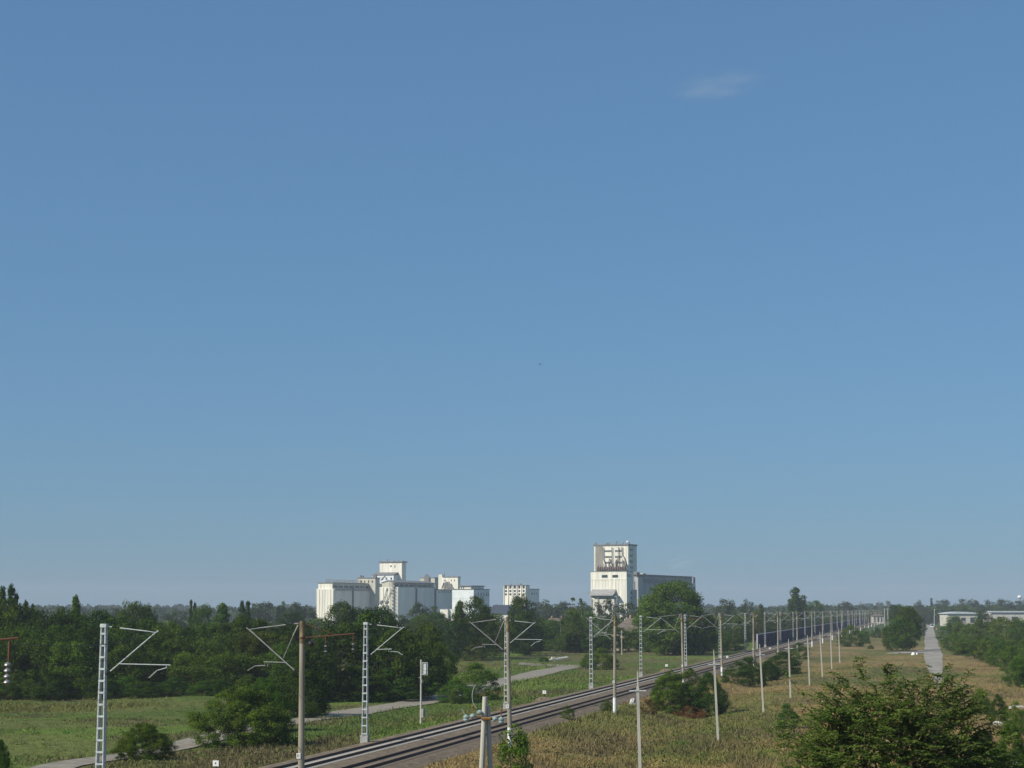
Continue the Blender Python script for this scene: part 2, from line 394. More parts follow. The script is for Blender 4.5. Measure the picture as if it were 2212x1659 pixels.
# ------------------------------------------------------------------ masts along the line
galv = mat('galvanised_steel', (.52, .56, .56), .6, .35, 5., metal=.0, spec=.4)
galv_d = mat('weathered_steel', (.30, .30, .29), .6, .25, 2.)
conc = mat('pole_concrete', (.36, .325, .25), .9, .45, 1.2, stretch=(1, 1, .15))
conc_l = mat('pale_concrete', (.50, .48, .42), .9, .25, 1.2, stretch=(1, 1, .2))
conc_f = mat('foundation_concrete', (.40, .40, .39), .9, .25, 2.)
white_p = mat('white_paint', (.80, .80, .78), .6, .12, 4.)
brown_p = mat('brown_oxide_steel', (.13, .055, .035), .7, .3, 3.)
dark_i = mat('dark_insulator', (.03, .022, .02), .25, .2, 5., spec=.6)
white_i = mat('white_insulator', (.20, .20, .20), .25, .1, 5., spec=.6)
black_p = mat('black_mark', (.02, .02, .02), .7, .1, 5.)
def cantilever(root, sgn, reach, ztop, zlow, long_reg=True, tie=False, metal=galv):
    """bracket of a catenary mast, towards sgn; x is across the track, its mast stands at x = 0"""
    c = MB(); a0 = .22 * sgn; tip = (sgn * reach, 0, ztop - .38)
    c.tube((sgn * (reach - .06), 0, ztop - .44), (sgn * (reach + .2), 0, ztop - .25), .035)
    c.tube((a0 + sgn * .25, 0, zlow + .18), tip, .036)
    o = c.build('strut_tube', metal, root)
    if tie: MB().tube((a0 + sgn * .02, 0, ztop - .12), (a0 + sgn * .35, 0, ztop - .75), .05, .04).tube((a0 + sgn * .35, 0, ztop - .75), (a0 + sgn * .92, 0, ztop - 2.02), .022).build('tie_rod', metal, root)
    c = MB().tube((a0 + sgn * .8, 0, ztop - .10), (sgn * (reach - .5), 0, ztop - .29), .032).tube((sgn * (reach - .5), 0, ztop - .29), (sgn * reach, 0, ztop - .36), .020)
    c.tube((a0, 0, ztop - .02), (a0 + sgn * .3, 0, ztop - .04), .03)
    c.build('stay_rod', metal, root)
    for p0, p1 in (((a0 + sgn * .3, 0, ztop - .04), (a0 + sgn * .8, 0, ztop - .10)), ((a0, 0, zlow), (a0 + sgn * .26, 0, zlow + .19))):
        i = MB(); P0, P1 = Vector(p0), Vector(p1)
        for k in range(5):
            f = k / 5; q0 = P0.lerp(P1, f); q1 = P0.lerp(P1, f + .12); i.tube(q0, q1, .065, .03, 8); i.tube(q1, P0.lerp(P1, f + .2), .028, .028, 6)
        i.build('insulator', dark_i, root)
    zr = zlow + .62; xr = sgn * .62 * reach * .45
    f = (zr - zlow) / (ztop - .38 - zlow); xs = a0 + sgn * (reach - .22) * f
    e = sgn * (reach + 1.0) if long_reg else sgn * (reach * .72)
    c = MB().tube((xs, 0, zr), (e, 0, zr - .05 if long_reg else zr + .04), .029)
    c.tube((e - sgn * .25, 0, zr - .05), (e - sgn * .25, 0, zr - .22), .02)
    if long_reg: pth = [(e - sgn * .2, 0, zr - .2), (e - sgn * .85, 0, zr - .38), (e - sgn * 1.35, 0, zr - .82)]
    else: pth = [(e - sgn * .1, 0, zr - .16), (e + sgn * .55, 0, zr - .20), (e + sgn * 1.0, 0, zr - .46)]
    c.path(pth, .025); c.build('registration_arm', metal, root)
    return pth[-1]

def lattice_mast(H=10.6):
    root = empty('lattice_mast', (0, 0, 0))
    m = MB(); w0, w1, d = .27, .165, .20
    for sg in (-1, 1):       # two channels, each a web with flanges
        for (y0, y1, wd) in ((-d, d, .035), (-d, -d + .03, .075), (d - .03, d, .075)):
            m.frus(*sorted((sg * w0, sg * (w0 - wd))), y0, y1, .75, *sorted((sg * w1, sg * (w1 - wd))), y0 * .8, y1 * .8, H)
    z = .85
    while z < H - .15:
        f = (z - .75) / (H - .75); ww = w0 + (w1 - w0) * f; dd = d * (1 - .2 * f)
        for sy in (-1, 1):
            y0, y1 = sorted((sy * (dd + .002), sy * (dd + .015))); m.box(-ww - .002, ww + .002, y0, y1, z, z + .12)
        z += .70
    m.box(-w1 - .03, w1 + .03, -d * .8 - .03, d * .8 + .03, H - .22, H)
    m.build('mast_frame', galv, root)
    fb = MB().frus(-.36, .36, -.36, .36, -.9, -.32, .32, -.32, .32, .62); fb.box(-.36, .36, -.3, .3, .62, .75); fb.build('foundation', conc_f, root)
    return root
def concrete_pole(H=11.4, reach=0, plate=True):
    root = empty('concrete_pole', (0, 0, 0))
    m = MB(); m.lathe((0, 0, -.6), [(.205, 0), (.20, 2), (.16, H * .75 + .6), (.148, H + .58), (.10, H + .6)], 14); m.build('pole_shaft', conc, root, smooth=False)
    m = MB(); m.lathe((0, 0, 0), [(.212, .15), (.206, 1.9)], 14); m.build('white_base', white_p, root)
    MB().lathe((0, 0, 0), [(.156, H - 1.3), (.153, H + .01)], 14).build('stained_top', mat('lichen_stain', (.26, .20, .11), .9, .5, 3.), root)
    if plate:
        p = MB().box(-.22, .02, -.225, -.195, 3.55, 3.85).build('number_plate', white_p, root)
        d = MB().box(-.17, -.13, -.229, -.226, 3.62, 3.8).box(-.09, -.04, -.229, -.226, 3.62, 3.66).box(-.09, -.04, -.229, -.226, 3.69, 3.72).box(-.09, -.04, -.229, -.226, 3.76, 3.8).box(-.09, -.075, -.229, -.226, 3.66, 3.76)
        d.build('number', black_p, p)
    # steel band and stub bracket that carried the feeder
    return root

lat_px = [224, 790, 1094, 1277, 1384, 1481, 1555, 1610, 1653, 1686, 1714, 1739.5, 1761, 1779, 1795, 1809.5, 1821, 1832.7, 1842.6, 1851, 1858, 1865, 1872, 1878, 1883.5, 1889, 1894, 1898.5, 1903, 1907, 1911]
base = lattice_mast(); cantilever(base, 1, 3.3, 10.45, 7.6, True)
base2 = lattice_mast(); cantilever(base2, 1, 3.3, 10.45, 7.6, False)
chm = {}
for c in COL.objects:
    if c.parent: chm.setdefault(c.parent.name, []).append(c)
ends_l = []
nL = len(lat_px)
for i, px in enumerate(lat_px):
    src = base if i in (0,) or i % 2 == 0 else base2
    o = src if i < 2 else copy_tree(src, None, chm)
    X, Y = row_point(px, -48.3)
    o.location = (X, Y, tz(X, Y) * .3 - .25 + (.28 if i == 0 else 0)); 
    o.rotation_euler = (0, R(random.uniform(-.35, .35)) if i > 1 else 0, -PSI)
    det = ['tall grey ladder-like lattice mast at far left, long arm to the right', 'grey lattice mast just right of the near round concrete pole, on a grey footing',
           'lattice mast half hidden behind the second round concrete pole'][i] if i < 3 else \
          '%s grey lattice mast from the left, %s' % (ordinal(i), 'before the fence starts' if px < 1640 else 'in front of the blue fence' if px < 1885 else 'far away')
    prop(o, det, 'lattice mast', 'grey lattice masts on the left of the tracks')
    ends_l.append((X, Y))
con_px = [655, 1102, 1327, 1476, 1559, 1627.6, 1680.7, 1722.6, 1754.5, 1777.6, 1798.4, 1819, 1836, 1847.4, 1859.6, 1869, 1877, 1884, 1890, 1896, 1901, 1906, 1910.5]
cbase = concrete_pole(); cantilever(cbase, -1, 3.25, 11.3, 8.4, False, True, metal=galv_d)
# oxide-brown feeder bracket with hanging insulators (near pole)
def feeder(root, z, L, sgn=1):
    m = MB().tube((.1 * sgn, 0, z), (L * sgn, 0, z + .22), .035).tube((.1 * sgn, 0, z + .85), (L * .62 * sgn, 0, z + .16), .02)
    m.tube((-.2, 0, z), (.2, 0, z), .04).lathe((0, 0, z - .06), [(.175, 0), (.175, .12)], 12); b = m.build('feeder_bracket', brown_p, root)
    for fx in (.45, .97):
        x = sgn * L * fx; zz = z + .22 * fx - .05
        MB().tube((x, 0, zz), (x, 0, zz - .42), .05, .03).build('hanger', brown_p, root)
        for k in range(4):
            MB().lathe((x, 0, zz - .56 - k * .15), [(.03, -.05), (.10, 0), (.09, .035), (.03, .07)], 10).build('insulator_disc', white_i if k % 2 == 0 else dark_i, root)
prop(cbase, cat='pole')
fbase = concrete_pole(); cantilever(fbase, -1, 3.25, 11.3, 8.4, False, True, metal=galv_d); feeder(fbase, 10.45, 3.2)
MB().lathe((.55, 0, 10.1), [(.05, -.2), (.17, -.1), (.2, 0), (.17, .12), (.05, .2)], 12).build('black_ball', dark_i, fbase)
chm = {}
for c in COL.objects:
    if c.parent: chm.setdefault(c.parent.name, []).append(c)
for i, px in enumerate(con_px):
    o = fbase if i == 0 else cbase if i == 1 else copy_tree(fbase if i in (3, 6) else cbase, None, chm)
    X, Y = row_point(px, -35.4)
    o.location = (X, Y, 10.58 - 11.4 + (.12 if i else .1)); o.rotation_euler = (0, R([-.4, -1.2, .5, -1.0, -.6][i] if i < 5 else random.uniform(-.6, .6)), -PSI)
    det = ['nearest thick round concrete pole with brown insulator bracket and black ball, left of centre', 'second round concrete pole, right against a lattice mast and above a leafy sapling',
           'brown-topped round concrete pole with white painted foot beside the railway embankment'][i] if i < 3 else \
          '%s round concrete pole from the left on the near side of the tracks' % ordinal(i)
    prop(o, det, 'concrete pole', 'round concrete poles on the right of the tracks')
# brown caps weathered on tops stay in the shaft's own material

# overhead wires of both tracks
wire_m = mat('wire_copper_black', (.05, .045, .04), .6, .2, 3.)
def wire(name, pts, r, label, sag=0., group=None):
    mb = MB()
    for a, b in zip(pts[:-1], pts[1:]):
        a, b = Vector(a), Vector(b); n = 8 if sag and (a - b).length > 20 and a.y < 900 else 1; prev = a
        for k in range(1, n + 1):
            f = k / n; p = a.lerp(b, f); p.z -= sag * 4 * f * (1 - f); mb.tube(prev, p, r, r, 4, False); prev = p
    o = mb.build(name, wire_m); prop(o, label, 'overhead wire', group); return o
def rowpts(pxs, T, off, z, x0=None):
    P = []
    for px in pxs:
        X, Y = row_point(px, T); t, s = ts(X, Y); P.append((*xy(t + off, s), z))
    a, b = Vector(P[0]), Vector(P[1]); P.insert(0, tuple(a + (a - b).normalized() * 55)); return P
wire('messenger_wire', rowpts(lat_px[:24], -48.3, 3.3, 9.85), .012, 'dark upper wire sagging between the arms of the lattice masts', 1.0, 'overhead wires of the tracks')
wire('contact_wire', rowpts(lat_px[:24], -48.3, 3.0, 7.5), .012, 'dark lower contact wire straight under the arms of the lattice masts', 0, 'overhead wires of the tracks')
wire('messenger_wire', rowpts(con_px[:20], -35.4, -3.2, 9.85), .012, 'dark upper wire sagging between the arms of the round concrete poles', 1.0, 'overhead wires of the tracks')
wire('contact_wire', rowpts(con_px[:20], -35.4, -4.0, 7.5), .012, 'dark lower contact wire under the arms of the round concrete poles', 0, 'overhead wires of the tracks')

# the pole just outside the left edge with its bracket reaching into view
D = 36.; p = pt(-70, 1400, D); root = empty('concrete_pole', (p.x, D, tz(p.x, D)), 0, 'concrete pole at the left frame edge whose brown bracket holds white insulators', 'concrete pole')
zt = zat(1385, D) - tz(p.x, D)
MB().lathe((0, 0, -.5), [(.2, 0), (.15, zt + 1.1)], 14).build('pole_shaft', conc, root)
dxm = pt(20, 1400, D).x - p.x
MB().tube((0, 0, zt - .03), (dxm + .17, 0, zt + .06), .022).build('feeder_bracket', brown_p, root)
MB().tube((dxm, 0, zt), (dxm, 0, zt - .38), .03).build('hanger', brown_p, root)
for k in range(4): MB().lathe((dxm - .02, 0, zt - .46 - k * .11), [(.02, -.05), (.075, 0), (.065, .025), (.02, .06)], 12).build('insulator_disc', white_i, root)
wire('feeder_cable', [pt(-300, 1425, 36), pt(60, 1391, 50), pt(320, 1366, 100), pt(600, 1362, 170)], .012, 'thin dark cable crossing high in front of the wood at left', .3)
wire('low_cable', [pt(-200, 1560, 60), pt(140, 1514, 90), pt(260, 1500, 120), pt(640, 1478, 170)], .010, 'thin dark cable crossing low over the meadow at left', .2)

# ------------------------------------------------------------------ signal, markers, telegraph posts
def signal():
    X, Y, z = gnd(909, 1568); r = empty('railway_signal', (X, Y, -.5), -PSI - .3, 'white signal post with a square framed signal head, beside the left track', 'railway signal')
    m = MB().tube((0, 0, -.3), (0, 0, 6.4), .11, .085, 10).tube((0, 0, 5.9), (0, 0, 6.5), .11, .11, 8); m.build('post', conc_l, r)
    MB().box(.12, .16, -.03, .03, 4.95, 6.2).box(.80, .84, -.03, .03, 4.85, 6.1).frus(.12, .84, -.03, .03, 6.14, .12, .84, -.03, .03, 6.2).box(.12, .84, -.03, .03, 4.88, 4.93).build('frame', galv, r)
    h = MB()
    for k in range(3): h.box(.36, .70, -.12, .12, 5.0 + k * .37, 5.33 + k * .37); h.tube((.53, .12, 5.17 + k * .37), (.53, .38, 5.15 + k * .37), .12, .14, 10)
    h.build('signal_head', galv, r)
    MB().box(.30, .80, .12, .135, 4.96, 6.12).build('backboard', black_p, r)
    MB().box(-.28, .10, -.05, .05, 4.55, 4.62).box(-.02, .2, -.16, .16, 4.0, 4.35).build('bracket', galv_d, r)
    MB().path([(.45, 0, 5.0), (.5, 0, 4.75), (.35, 0, 4.7), (.1, 0, 4.8)], .015).build('cable', dark_i, r)
    MB().box(.12, .42, -.2, .2, .4, 1.3).build('relay_box', galv_d, r)
signal()
def marker(px, py, label, grav=True):
    X, Y, z = gnd(px, py); r = empty('track_marker', (X, Y, z), -.2, label, 'marker post', 'small white marker posts beside the track')
    if grav: MB().lathe((0, 0, -.3), [(1.6, 0), (.75, .55), (.35, .65)], 10).build('stone_heap', ballast_m, r)
    z0 = .3 if grav else 0
    MB().tube((0, .08, z0 - .3), (0, .08, z0 + .75), .06, .06, 8).build('post', dark_i, r)
    p = MB().box(-.24, .24, -.05, .05, z0 + .45, z0 + .88).build('plate', white_p, r)
    MB().box(-.045, .045, -.056, -.051, z0 + .60, z0 + .74).build('number', black_p, p)
marker(466, 1668, 'small white number plate on a post at the bottom edge, left of the tracks', False)
marker(1176, 1511, 'white marker on a stone heap beside the track, between lattice masts')
marker(1440, 1449, 'white marker post behind the round bush by the track')
marker(1663, 1408, 'tiny white marker at the foot of the blue fence')
marker(1571, 1428, 'small white marker between the lattice masts, before the blue fence')

def telegraph(label):
    r = empty('telegraph_post', (0, 0, 0), 0, label, 'telegraph post', 'bare pale telegraph posts in the dry grass')
    MB().frus(-.11, .11, -.11, .11, -.6, -.095, .095, -.095, .095, 7.2).build('post', conc_l, r)
    MB().frus(-.05, .06, -.05, .05, 7.2, -.02, .04, -.03, .03, 8.25).build('post_tip', conc_l, r)
    MB().box(-.56, .56, -.15, -.11, 6.9, 6.98).build('crossarm', galv, r)
    return r
tel = [(1384, 1716, 1.3), (1551, 1601, 2.3), (1649, 1539, 2.6), (1707.5, 1508, 1.1), (1748.8, 1482, 1.6), (1776.6, 1462, 2.6), (1796.7, 1445, 1.1), (1814, 1431.6, 1.2)]
names = ['nearest bare pale post, cut by the bottom edge of the photo', 'pale post leaning slightly, right of the round dark bush', 'bare pale post between the dark bush and the spreading tree',
         'fourth bare pale post from the left in the dry grass', 'fifth bare pale post from the left in the dry grass', 'sixth bare pale post from the left in the dry grass',
         'seventh bare pale post from the left in the dry grass', 'farthest of the row of bare pale posts, beside a bush']
tp = telegraph(names[0]); chm = {}
for c in COL.objects:
    if c.parent: chm.setdefault(c.parent.name, []).append(c)
for i, (px, py, ln) in enumerate(tel):
    o = tp if i == 0 else copy_tree(tp, None, chm); X, Y, z = gnd(px, py)
    hgt = [8.1, 8.45, 8.25, 8.0, 8.1, 8.2, 8.1, 8.0][i]; o.location = (X, Y, z); o.scale = (1, 1, hgt / 8.25); o.rotation_euler = (0, -R(ln) * .9, -.1); o['label'] = names[i]
# row beyond the railway on the left
wl = [(1343, 1414.5, 6.6), (1401.6, 1402.5, 7.4), (1449.6, 1393, 5.6), (1489.8, 1390.6, 6.4), (1529.5, 1389, 6.3), (1565.3, 1384, 5.6), (1598, 1372, 5.), (998.8, 1416, 6.)]
mb = MB().frus(-.13, .13, -.13, .13, -.6, -.10, .10, -.10, .10, 6.0)
pp = mb.mesh('post', conc_l)
arm = MB().box(-.5, .5, -.14, -.10, 5.5, 5.6).mesh('crossarm', galv)
for i, (px, py, h) in enumerate(wl):
    X, Y, z = gnd(px, py); r = empty('line_post', (X, Y, z), 0, 'thin white post standing %s' % ('before the cream house wall', 'just right of the cream house', 'left of the big round tree trunk', 'under the big round tree, left one',
        'under the big round tree, right one', 'right of the big round tree', 'in the scrub left of the blue fence', 'alone in the clearing left of centre, carrying a lamp')[i], 'post', 'thin white posts beyond the railway')
    o = bpy.data.objects.new('post', pp); COL.objects.link(o); o.parent = r; o.scale = (1, 1, h / 6)
    o = bpy.data.objects.new('crossarm', arm); COL.objects.link(o); o.parent = r; o.scale = (1, 1, h / 6)
    if i == 7: MB().lathe((.25, 0, 5.0), [(.05, 0), (.2, .1), (.2, .3), (.05, .4)], 8).build('lamp', white_p, r)
# A-shaped pole in the foreground
D = 70.; pA = pt(1049, 1505, D); zg = tz(pA.x, D); ht = pA.z - zg
r = empty('twin_leg_pole', (pA.x, D, zg), 0, 'near weathered twin-leg concrete pole with glass insulators, bottom centre', 'utility pole')
m = MB().tube((-.42, 0, -.3), (-.02, 0, ht), .135, .095, 12); m.build('front_leg', conc_l, r)
MB().tube((.42, .3, -.3), (.09, .12, ht - .35), .12, .085, 12).build('rear_leg', conc_l, r)
za = zat(1552, D) - zg
rust = mat('rusty_bracket', (.28, .15, .05), .8, .4, 6.)
MB().tube((-.75, -.1, za + .08), (.68, -.1, za), .022).tube((-.14, -.12, za), (.2, -.12, za), .06).build('crossarm', rust, r)
glass = mat('insulator_glass', (.28, .36, .36), .12, .3, 8., spec=.8)
for k, (ix, iz, nmb) in enumerate(((-.72, za + .08, 2), (-.48, za + .12, 1), (.58, za, 2), (.36, za + .02, 1), (-.22, zat(1537, D) - zg, 1))):
    for j in range(nmb):
        MB().lathe((ix, -.1, iz - .02 - j * .10), [(.03, -.10), (.10, -.05), (.115, 0), (.08, .05), (.03, .09)], 12).build('glass_insulator', glass, r)
    MB().tube((ix, -.1, iz + .05), (ix, -.1, iz + .3), .018).lathe((ix, -.1, iz + .28), [(.03, 0), (.05, .05), (.03, .1)], 8).build('pin', rust, r) if k in (1, 2) else None
cv = [(-.28 - .22 * math.sin(a), -.1, zat(1537, D) - zg + .52 - .45 * math.cos(a) + .05) for a in np.linspace(.25, 2.7, 9)]
MB().path(cv, .010).build('wire_hook', galv, r)
MB().path([(-.72, -.1, za), (-.80, -.1, za + .2), (-.9, -.1, za + .36)], .010).build('wire_end', galv, r)
# white stakes, far poles on the right of the line
for px, py, top, lab in ((1912, 1368, 1314, 'left of two tall concrete poles by the bush before the far road'), (1919, 1367, 1314, 'right of two tall concrete poles by the bush before the far road'), (1888.7, 1366, 1338, 'short pale post among bushes left of the two tall poles')):
    X, Y, z = gnd(px, py); h = zat(top, Y) - z; r = empty('concrete_pole', (X, Y, z), 0, lab, 'concrete pole', 'concrete poles near the far road')
    MB().tube((0, 0, -.5), (0, 0, h), .22, .15, 10).build('pole_shaft', conc_l, r); MB().box(-.8, .8, -.06, .06, h - .5, h - .38).build('crossarm', galv, r)
for px, py, top, lab in ((2010, 1352, 1316, 'concrete lamp pole right of the road beside the white van'), (2019.5, 1348, 1318, 'slanting pole behind the white van at the road end')):
    X, Y, z = gnd(px + 8, py); h = zat(top, Y) - z; r = empty('concrete_pole', (X, Y, z), 0, lab, 'concrete pole', 'concrete poles near the far road')
    MB().tube((0, 0, -.5), (.5, 0, h), .28, .2, 8).build('pole_shaft', conc_l, r); MB().box(-.3, 1.6, -.06, .06, h - .3, h - .12).build('lamp_arm', galv, r)

# ------------------------------------------------------------------ noise fence
fence_m = mat('dark_blue_panel', (.022, .030, .058), .9, .25, .5, spec=.1)
fr_m = mat('pale_fence_frame', (.42, .40, .46), .6, .15, 2.)
fe = empty('noise_fence', (0, 0, 0), 0, 'long dark blue panel fence with pale top rail behind the tracks', 'fence')
_, D0 = row_point(1636, -51.0); s_a = ts(*row_point(1636, -51.0))[1]; s_b = ts(*row_point(1886, -51.0))[1]
pan = MB(); rl = MB(); ps = []
zb = -.45
s_ = s_a
while s_ < s_b:
    tbox(pan, -51.07, -50.93, s_ + .1, s_ + 11.9, zb - .6, 3.35); s_ += 12
pan.build('panel', fence_m, fe)
tbox(rl, -51.12, -50.88, s_a, s_b, 3.35, 3.60); rl.build('top_rail', fr_m, fe)
pm = MB(); tbox(pm, -51.22, -50.78, s_a - .35, s_a - .02, zb - .6, 3.7); pm.build('end_post', fr_m, fe)
s_ = s_a + 12; k = 0
while s_ < s_b and k < 90:
    pm = MB(); tbox(pm, -51.1, -50.9, s_ - .08, s_ + .08, zb - .5, 3.34); pm.build('fence_post', fence_m, fe); s_ += 12; k += 1

# ------------------------------------------------------------------ buildings
BETA = math.atan(1984 / 4000 * CT); CB, SB = math.cos(BETA), math.sin(BETA)
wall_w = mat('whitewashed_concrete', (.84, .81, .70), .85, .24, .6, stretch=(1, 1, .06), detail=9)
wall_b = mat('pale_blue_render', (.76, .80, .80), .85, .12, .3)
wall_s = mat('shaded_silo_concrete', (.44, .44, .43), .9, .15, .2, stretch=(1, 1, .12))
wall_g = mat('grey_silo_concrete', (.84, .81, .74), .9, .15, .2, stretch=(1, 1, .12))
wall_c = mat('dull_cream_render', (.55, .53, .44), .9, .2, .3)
roof_g = mat('bitumen_roof', (.20, .20, .20), .9, .3, .5)
win_m = mat('dark_window', (.035, .045, .05), .2, .3, 1., spec=.6)
pipe_m = mat('grey_pipe', (.30, .29, .28), .5, .3, 1.)
def c5(cx, cyy): return (980 + cx / 2.836) / 1.4756, (1740 + cyy / 2.836) / 1.4756
def c6(cx, cyy): return (1840 + cx / 5.027) / 1.4756, (1700 + cyy / 5.027) / 1.4756
class Bld:
    """local x runs along the end wall (0 = near corner, negative to the left), local y along the long side"""
    def __init__(s, name, label, cat, corner, D, conv=c5, group=None):
        s.conv = conv; px = conv(corner, 0)[0]; r = ray(px, 1310); s.D = D; s.X = r.x / r.y * D
        s.root = empty(name, (s.X, D, GZ), -BETA, label, cat, group)
    def k(s, cx, dx, dy):
        r = ray(s.conv(cx, 0)[0], 1310); m = r.x / r.y; return (m * s.D - s.X) / (dx - m * dy)
    def x(s, cx): return -s.k(cx, -CB, SB)           # on the end wall
    def y(s, cx): return s.k(cx, SB, CB)              # on the long side
    def z(s, cyy, yy=0): return zat(s.conv(0, cyy)[1], s.D + yy * CB) - GZ
    def part(s, mb, name, m, label=None): return mb.build(name, m, s.root, label=label)
def ribs_x(mb, x0, x1, n, z0, z1, w=.35, d=.35):
    for i in range(n + 1): x = x0 + (x1 - x0) * i / n; mb.box(x - w / 2, x + w / 2, -d, .0, z0, z1)
def ribs_y(mb, y0, y1, n, z0, z1, w=.35, d=.3):
    for i in range(n + 1): y = y0 + (y1 - y0) * i / n; mb.box(0, d, y - w / 2, y + w / 2, z0, z1)
def wins(b, xs, zc, w, h, side=False, off=0.):
    for v in xs:
        m = MB()
        if side: m.box(off + .01, off + .12, v - w / 2, v + w / 2, zc - h / 2, zc + h / 2)
        else: m.box(v - w / 2, v + w / 2, off - .12, off - .01, zc - h / 2, zc + h / 2)
        b.part(m, 'window', win_m)
DG = 1250.
# --- silo block A
b = Bld('grain_silo', 'leftmost long grain silo block with white end wall and vents along its roof gallery', 'silo building', 235, DG)
xl, yr, zt = b.x(78), b.y(700), b.z(388)
m = MB().box(xl, 0, 0, yr, 0, zt); ribs_x(m, xl + .3, -.3, 6, 0, zt - .4, .25, .25); b.part(m, 'end_wall', wall_w)
m = MB(); 
for i in range(24): y = yr * (i + .5) / 24; m.box(0, .12, y - yr / 50, y + yr / 50, 0, zt - 1)
b.part(m, 'silo_side', wall_g)
zj = [b.y(405), b.y(592)]
m = MB(); [m.box(.01, .9, q - .6, q + .6, 0, zt + .6) for q in zj]; b.part(m, 'joint_tower', roof_g)
b.part(MB().box(.0, .9, .2, yr, zt - 1., zt), 'ledge', pipe_m)
gx0, gx1 = b.x(92), b.x(220); zg2 = b.z(337)
b.part(MB().box(gx0, gx1, .6, yr, zt, zg2), 'gallery', wall_w); 
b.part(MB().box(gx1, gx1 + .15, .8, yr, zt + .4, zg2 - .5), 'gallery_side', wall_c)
for i in range(9):
    y0 = yr * (i + .15) / 9.6; b.part(MB().box(gx1 + .16, gx1 + .3, y0, y0 + yr * .075, zt + .9, zg2 - 1.6), 'window', win_m)
b.part(MB().box(gx0 - .5, gx1 + .7, .2, yr, zg2, zg2 + .5), 'roof', roof_g)
for i in range(22): m = MB(); y = b.y(240) + (b.y(560) - b.y(240)) * i / 21 * .95; m.tube((gx0 * .5, y, zg2 + .3), (gx0 * .5, y, zg2 + 2.6), .28, .28, 6); m.lathe((gx0 * .5, y, zg2 + 2.4), [(.2, 0), (.5, .1), (.1, .5)], 6); b.part(m, 'roof_vent', pipe_m)
# --- silo block B (in front)
b = Bld('grain_silo', 'middle long grain silo block with white end wall and an outside stair tower', 'silo building', 818, DG - 40)
xl, yr, zt = b.x(650), b.y(1160), b.z(372)
m = MB().box(xl, 0, 0, yr, 0, zt); ribs_x(m, xl + .3, -.3, 5, 0, zt - .4, .25, .25); b.part(m, 'end_wall', wall_w)
m = MB()
for i in range(20): y = yr * (i + .5) / 20; m.box(0, .12, y - yr / 42, y + yr / 42, 0, zt - 1)
b.part(m, 'silo_side', wall_g)
m = MB(); [m.box(.01, .9, b.y(q) - .6, b.y(q) + .6, 0, zt + .6) for q in (978, 1150)]; b.part(m, 'joint_tower', roof_g)
gx0, gx1 = b.x(668), b.x(785); zg2 = b.z(335)
b.part(MB().prism([(gx0, zt), (gx1, zt), (gx1, zg2), ((gx0 + gx1) / 2, b.z(318)), (gx0, zg2)], .5, b.y(1180)), 'gallery', wall_c)
b.part(MB().box(gx1, 0, .8, b.y(1150), zt, zt + .4), 'ledge', roof_g)
for i in range(8):
    y0 = yr * (i + .15) / 8.2; b.part(MB().box(gx1 + .02, gx1 + .2, y0, y0 + yr * .09, zt + .8, zg2 - .8), 'window', win_m)
b.part(MB().prism([(gx0 - .5, zg2), ((gx0 + gx1) / 2, b.z(316)), (gx1 + .6, zg2), (gx1 + .6, zg2 + .45), ((gx0 + gx1) / 2, b.z(316) + .5), (gx0 - .5, zg2 + .45)], .2, b.y(1180)), 'roof', roof_g)
# lower rear part of the block, in shade
b.part(MB().box(-9, -.5, yr, b.y(1330), 0, b.z(398, yr)), 'rear_silo', wall_g)
m = MB()
for i in range(7): y = b.y(1195 + i * 17); m.box(-.5, -.38, y - .45, y + .45, b.z(425, yr), b.z(408, yr))
b.part(m, 'window', win_m)
b.part(MB().box(-9.4, -.1, yr + .1, b.y(1332), b.z(398, yr), b.z(398, yr) + .5), 'roof', roof_g)
# stair tower and pipes before the end wall
xs = b.x(772); m = MB()
for (dx, dy) in ((-1.1, -2.6), (1.1, -2.6), (-1.1, -.5), (1.1, -.5)): m.tube((xs + dx, dy, 0), (xs + dx, dy, b.z(325)), .10, .10, 5)
for i in range(13):
    z0 = b.z(325) * i / 13; z1 = b.z(325) * (i + 1) / 13; m.tube((xs - 1.1, -2.6, z0), (xs + 1.1, -2.6, z1), .07, .07, 4); m.box(xs - 1.15, xs + 1.15, -2.7, -.4, z1 - .08, z1)
b.part(m, 'stair_tower', pipe_m)
m = MB().tube((b.x(690), -.6, b.z(500)), (b.x(722), -.6, b.z(378)), .22).tube((b.x(715), -.6, b.z(500)), (b.x(765), -.6, b.z(400)), .22); b.part(m, 'conveyor_pipe', pipe_m)
# --- white tanks at the foot of the end wall
for i, (c, lb) in enumerate(((667, 'left white cyclone tank at the foot of the middle silo'), (717, 'right white cyclone tank at the foot of the middle silo'))):
    t = Bld('storage_tank', lb, 'tank', c, DG - 70, c5, 'white tanks at the foot of the silo')
    zz = t.z(535); t.part(MB().lathe((0, 0, 0), [(1.7, 0), (1.7, zz - .6), (1.2, zz)], 14), 'tank_body', wall_w)
    t.part(MB().lathe((0, 0, zz), [(.5, 0), (.5, .6), (1.3, 1.2), (1.4, 2.4), (.4, 2.9)], 10).tube((0, 0, zz + 2.4), (1.0, 0, zz + 3.2), .3), 'cyclone', pipe_m)
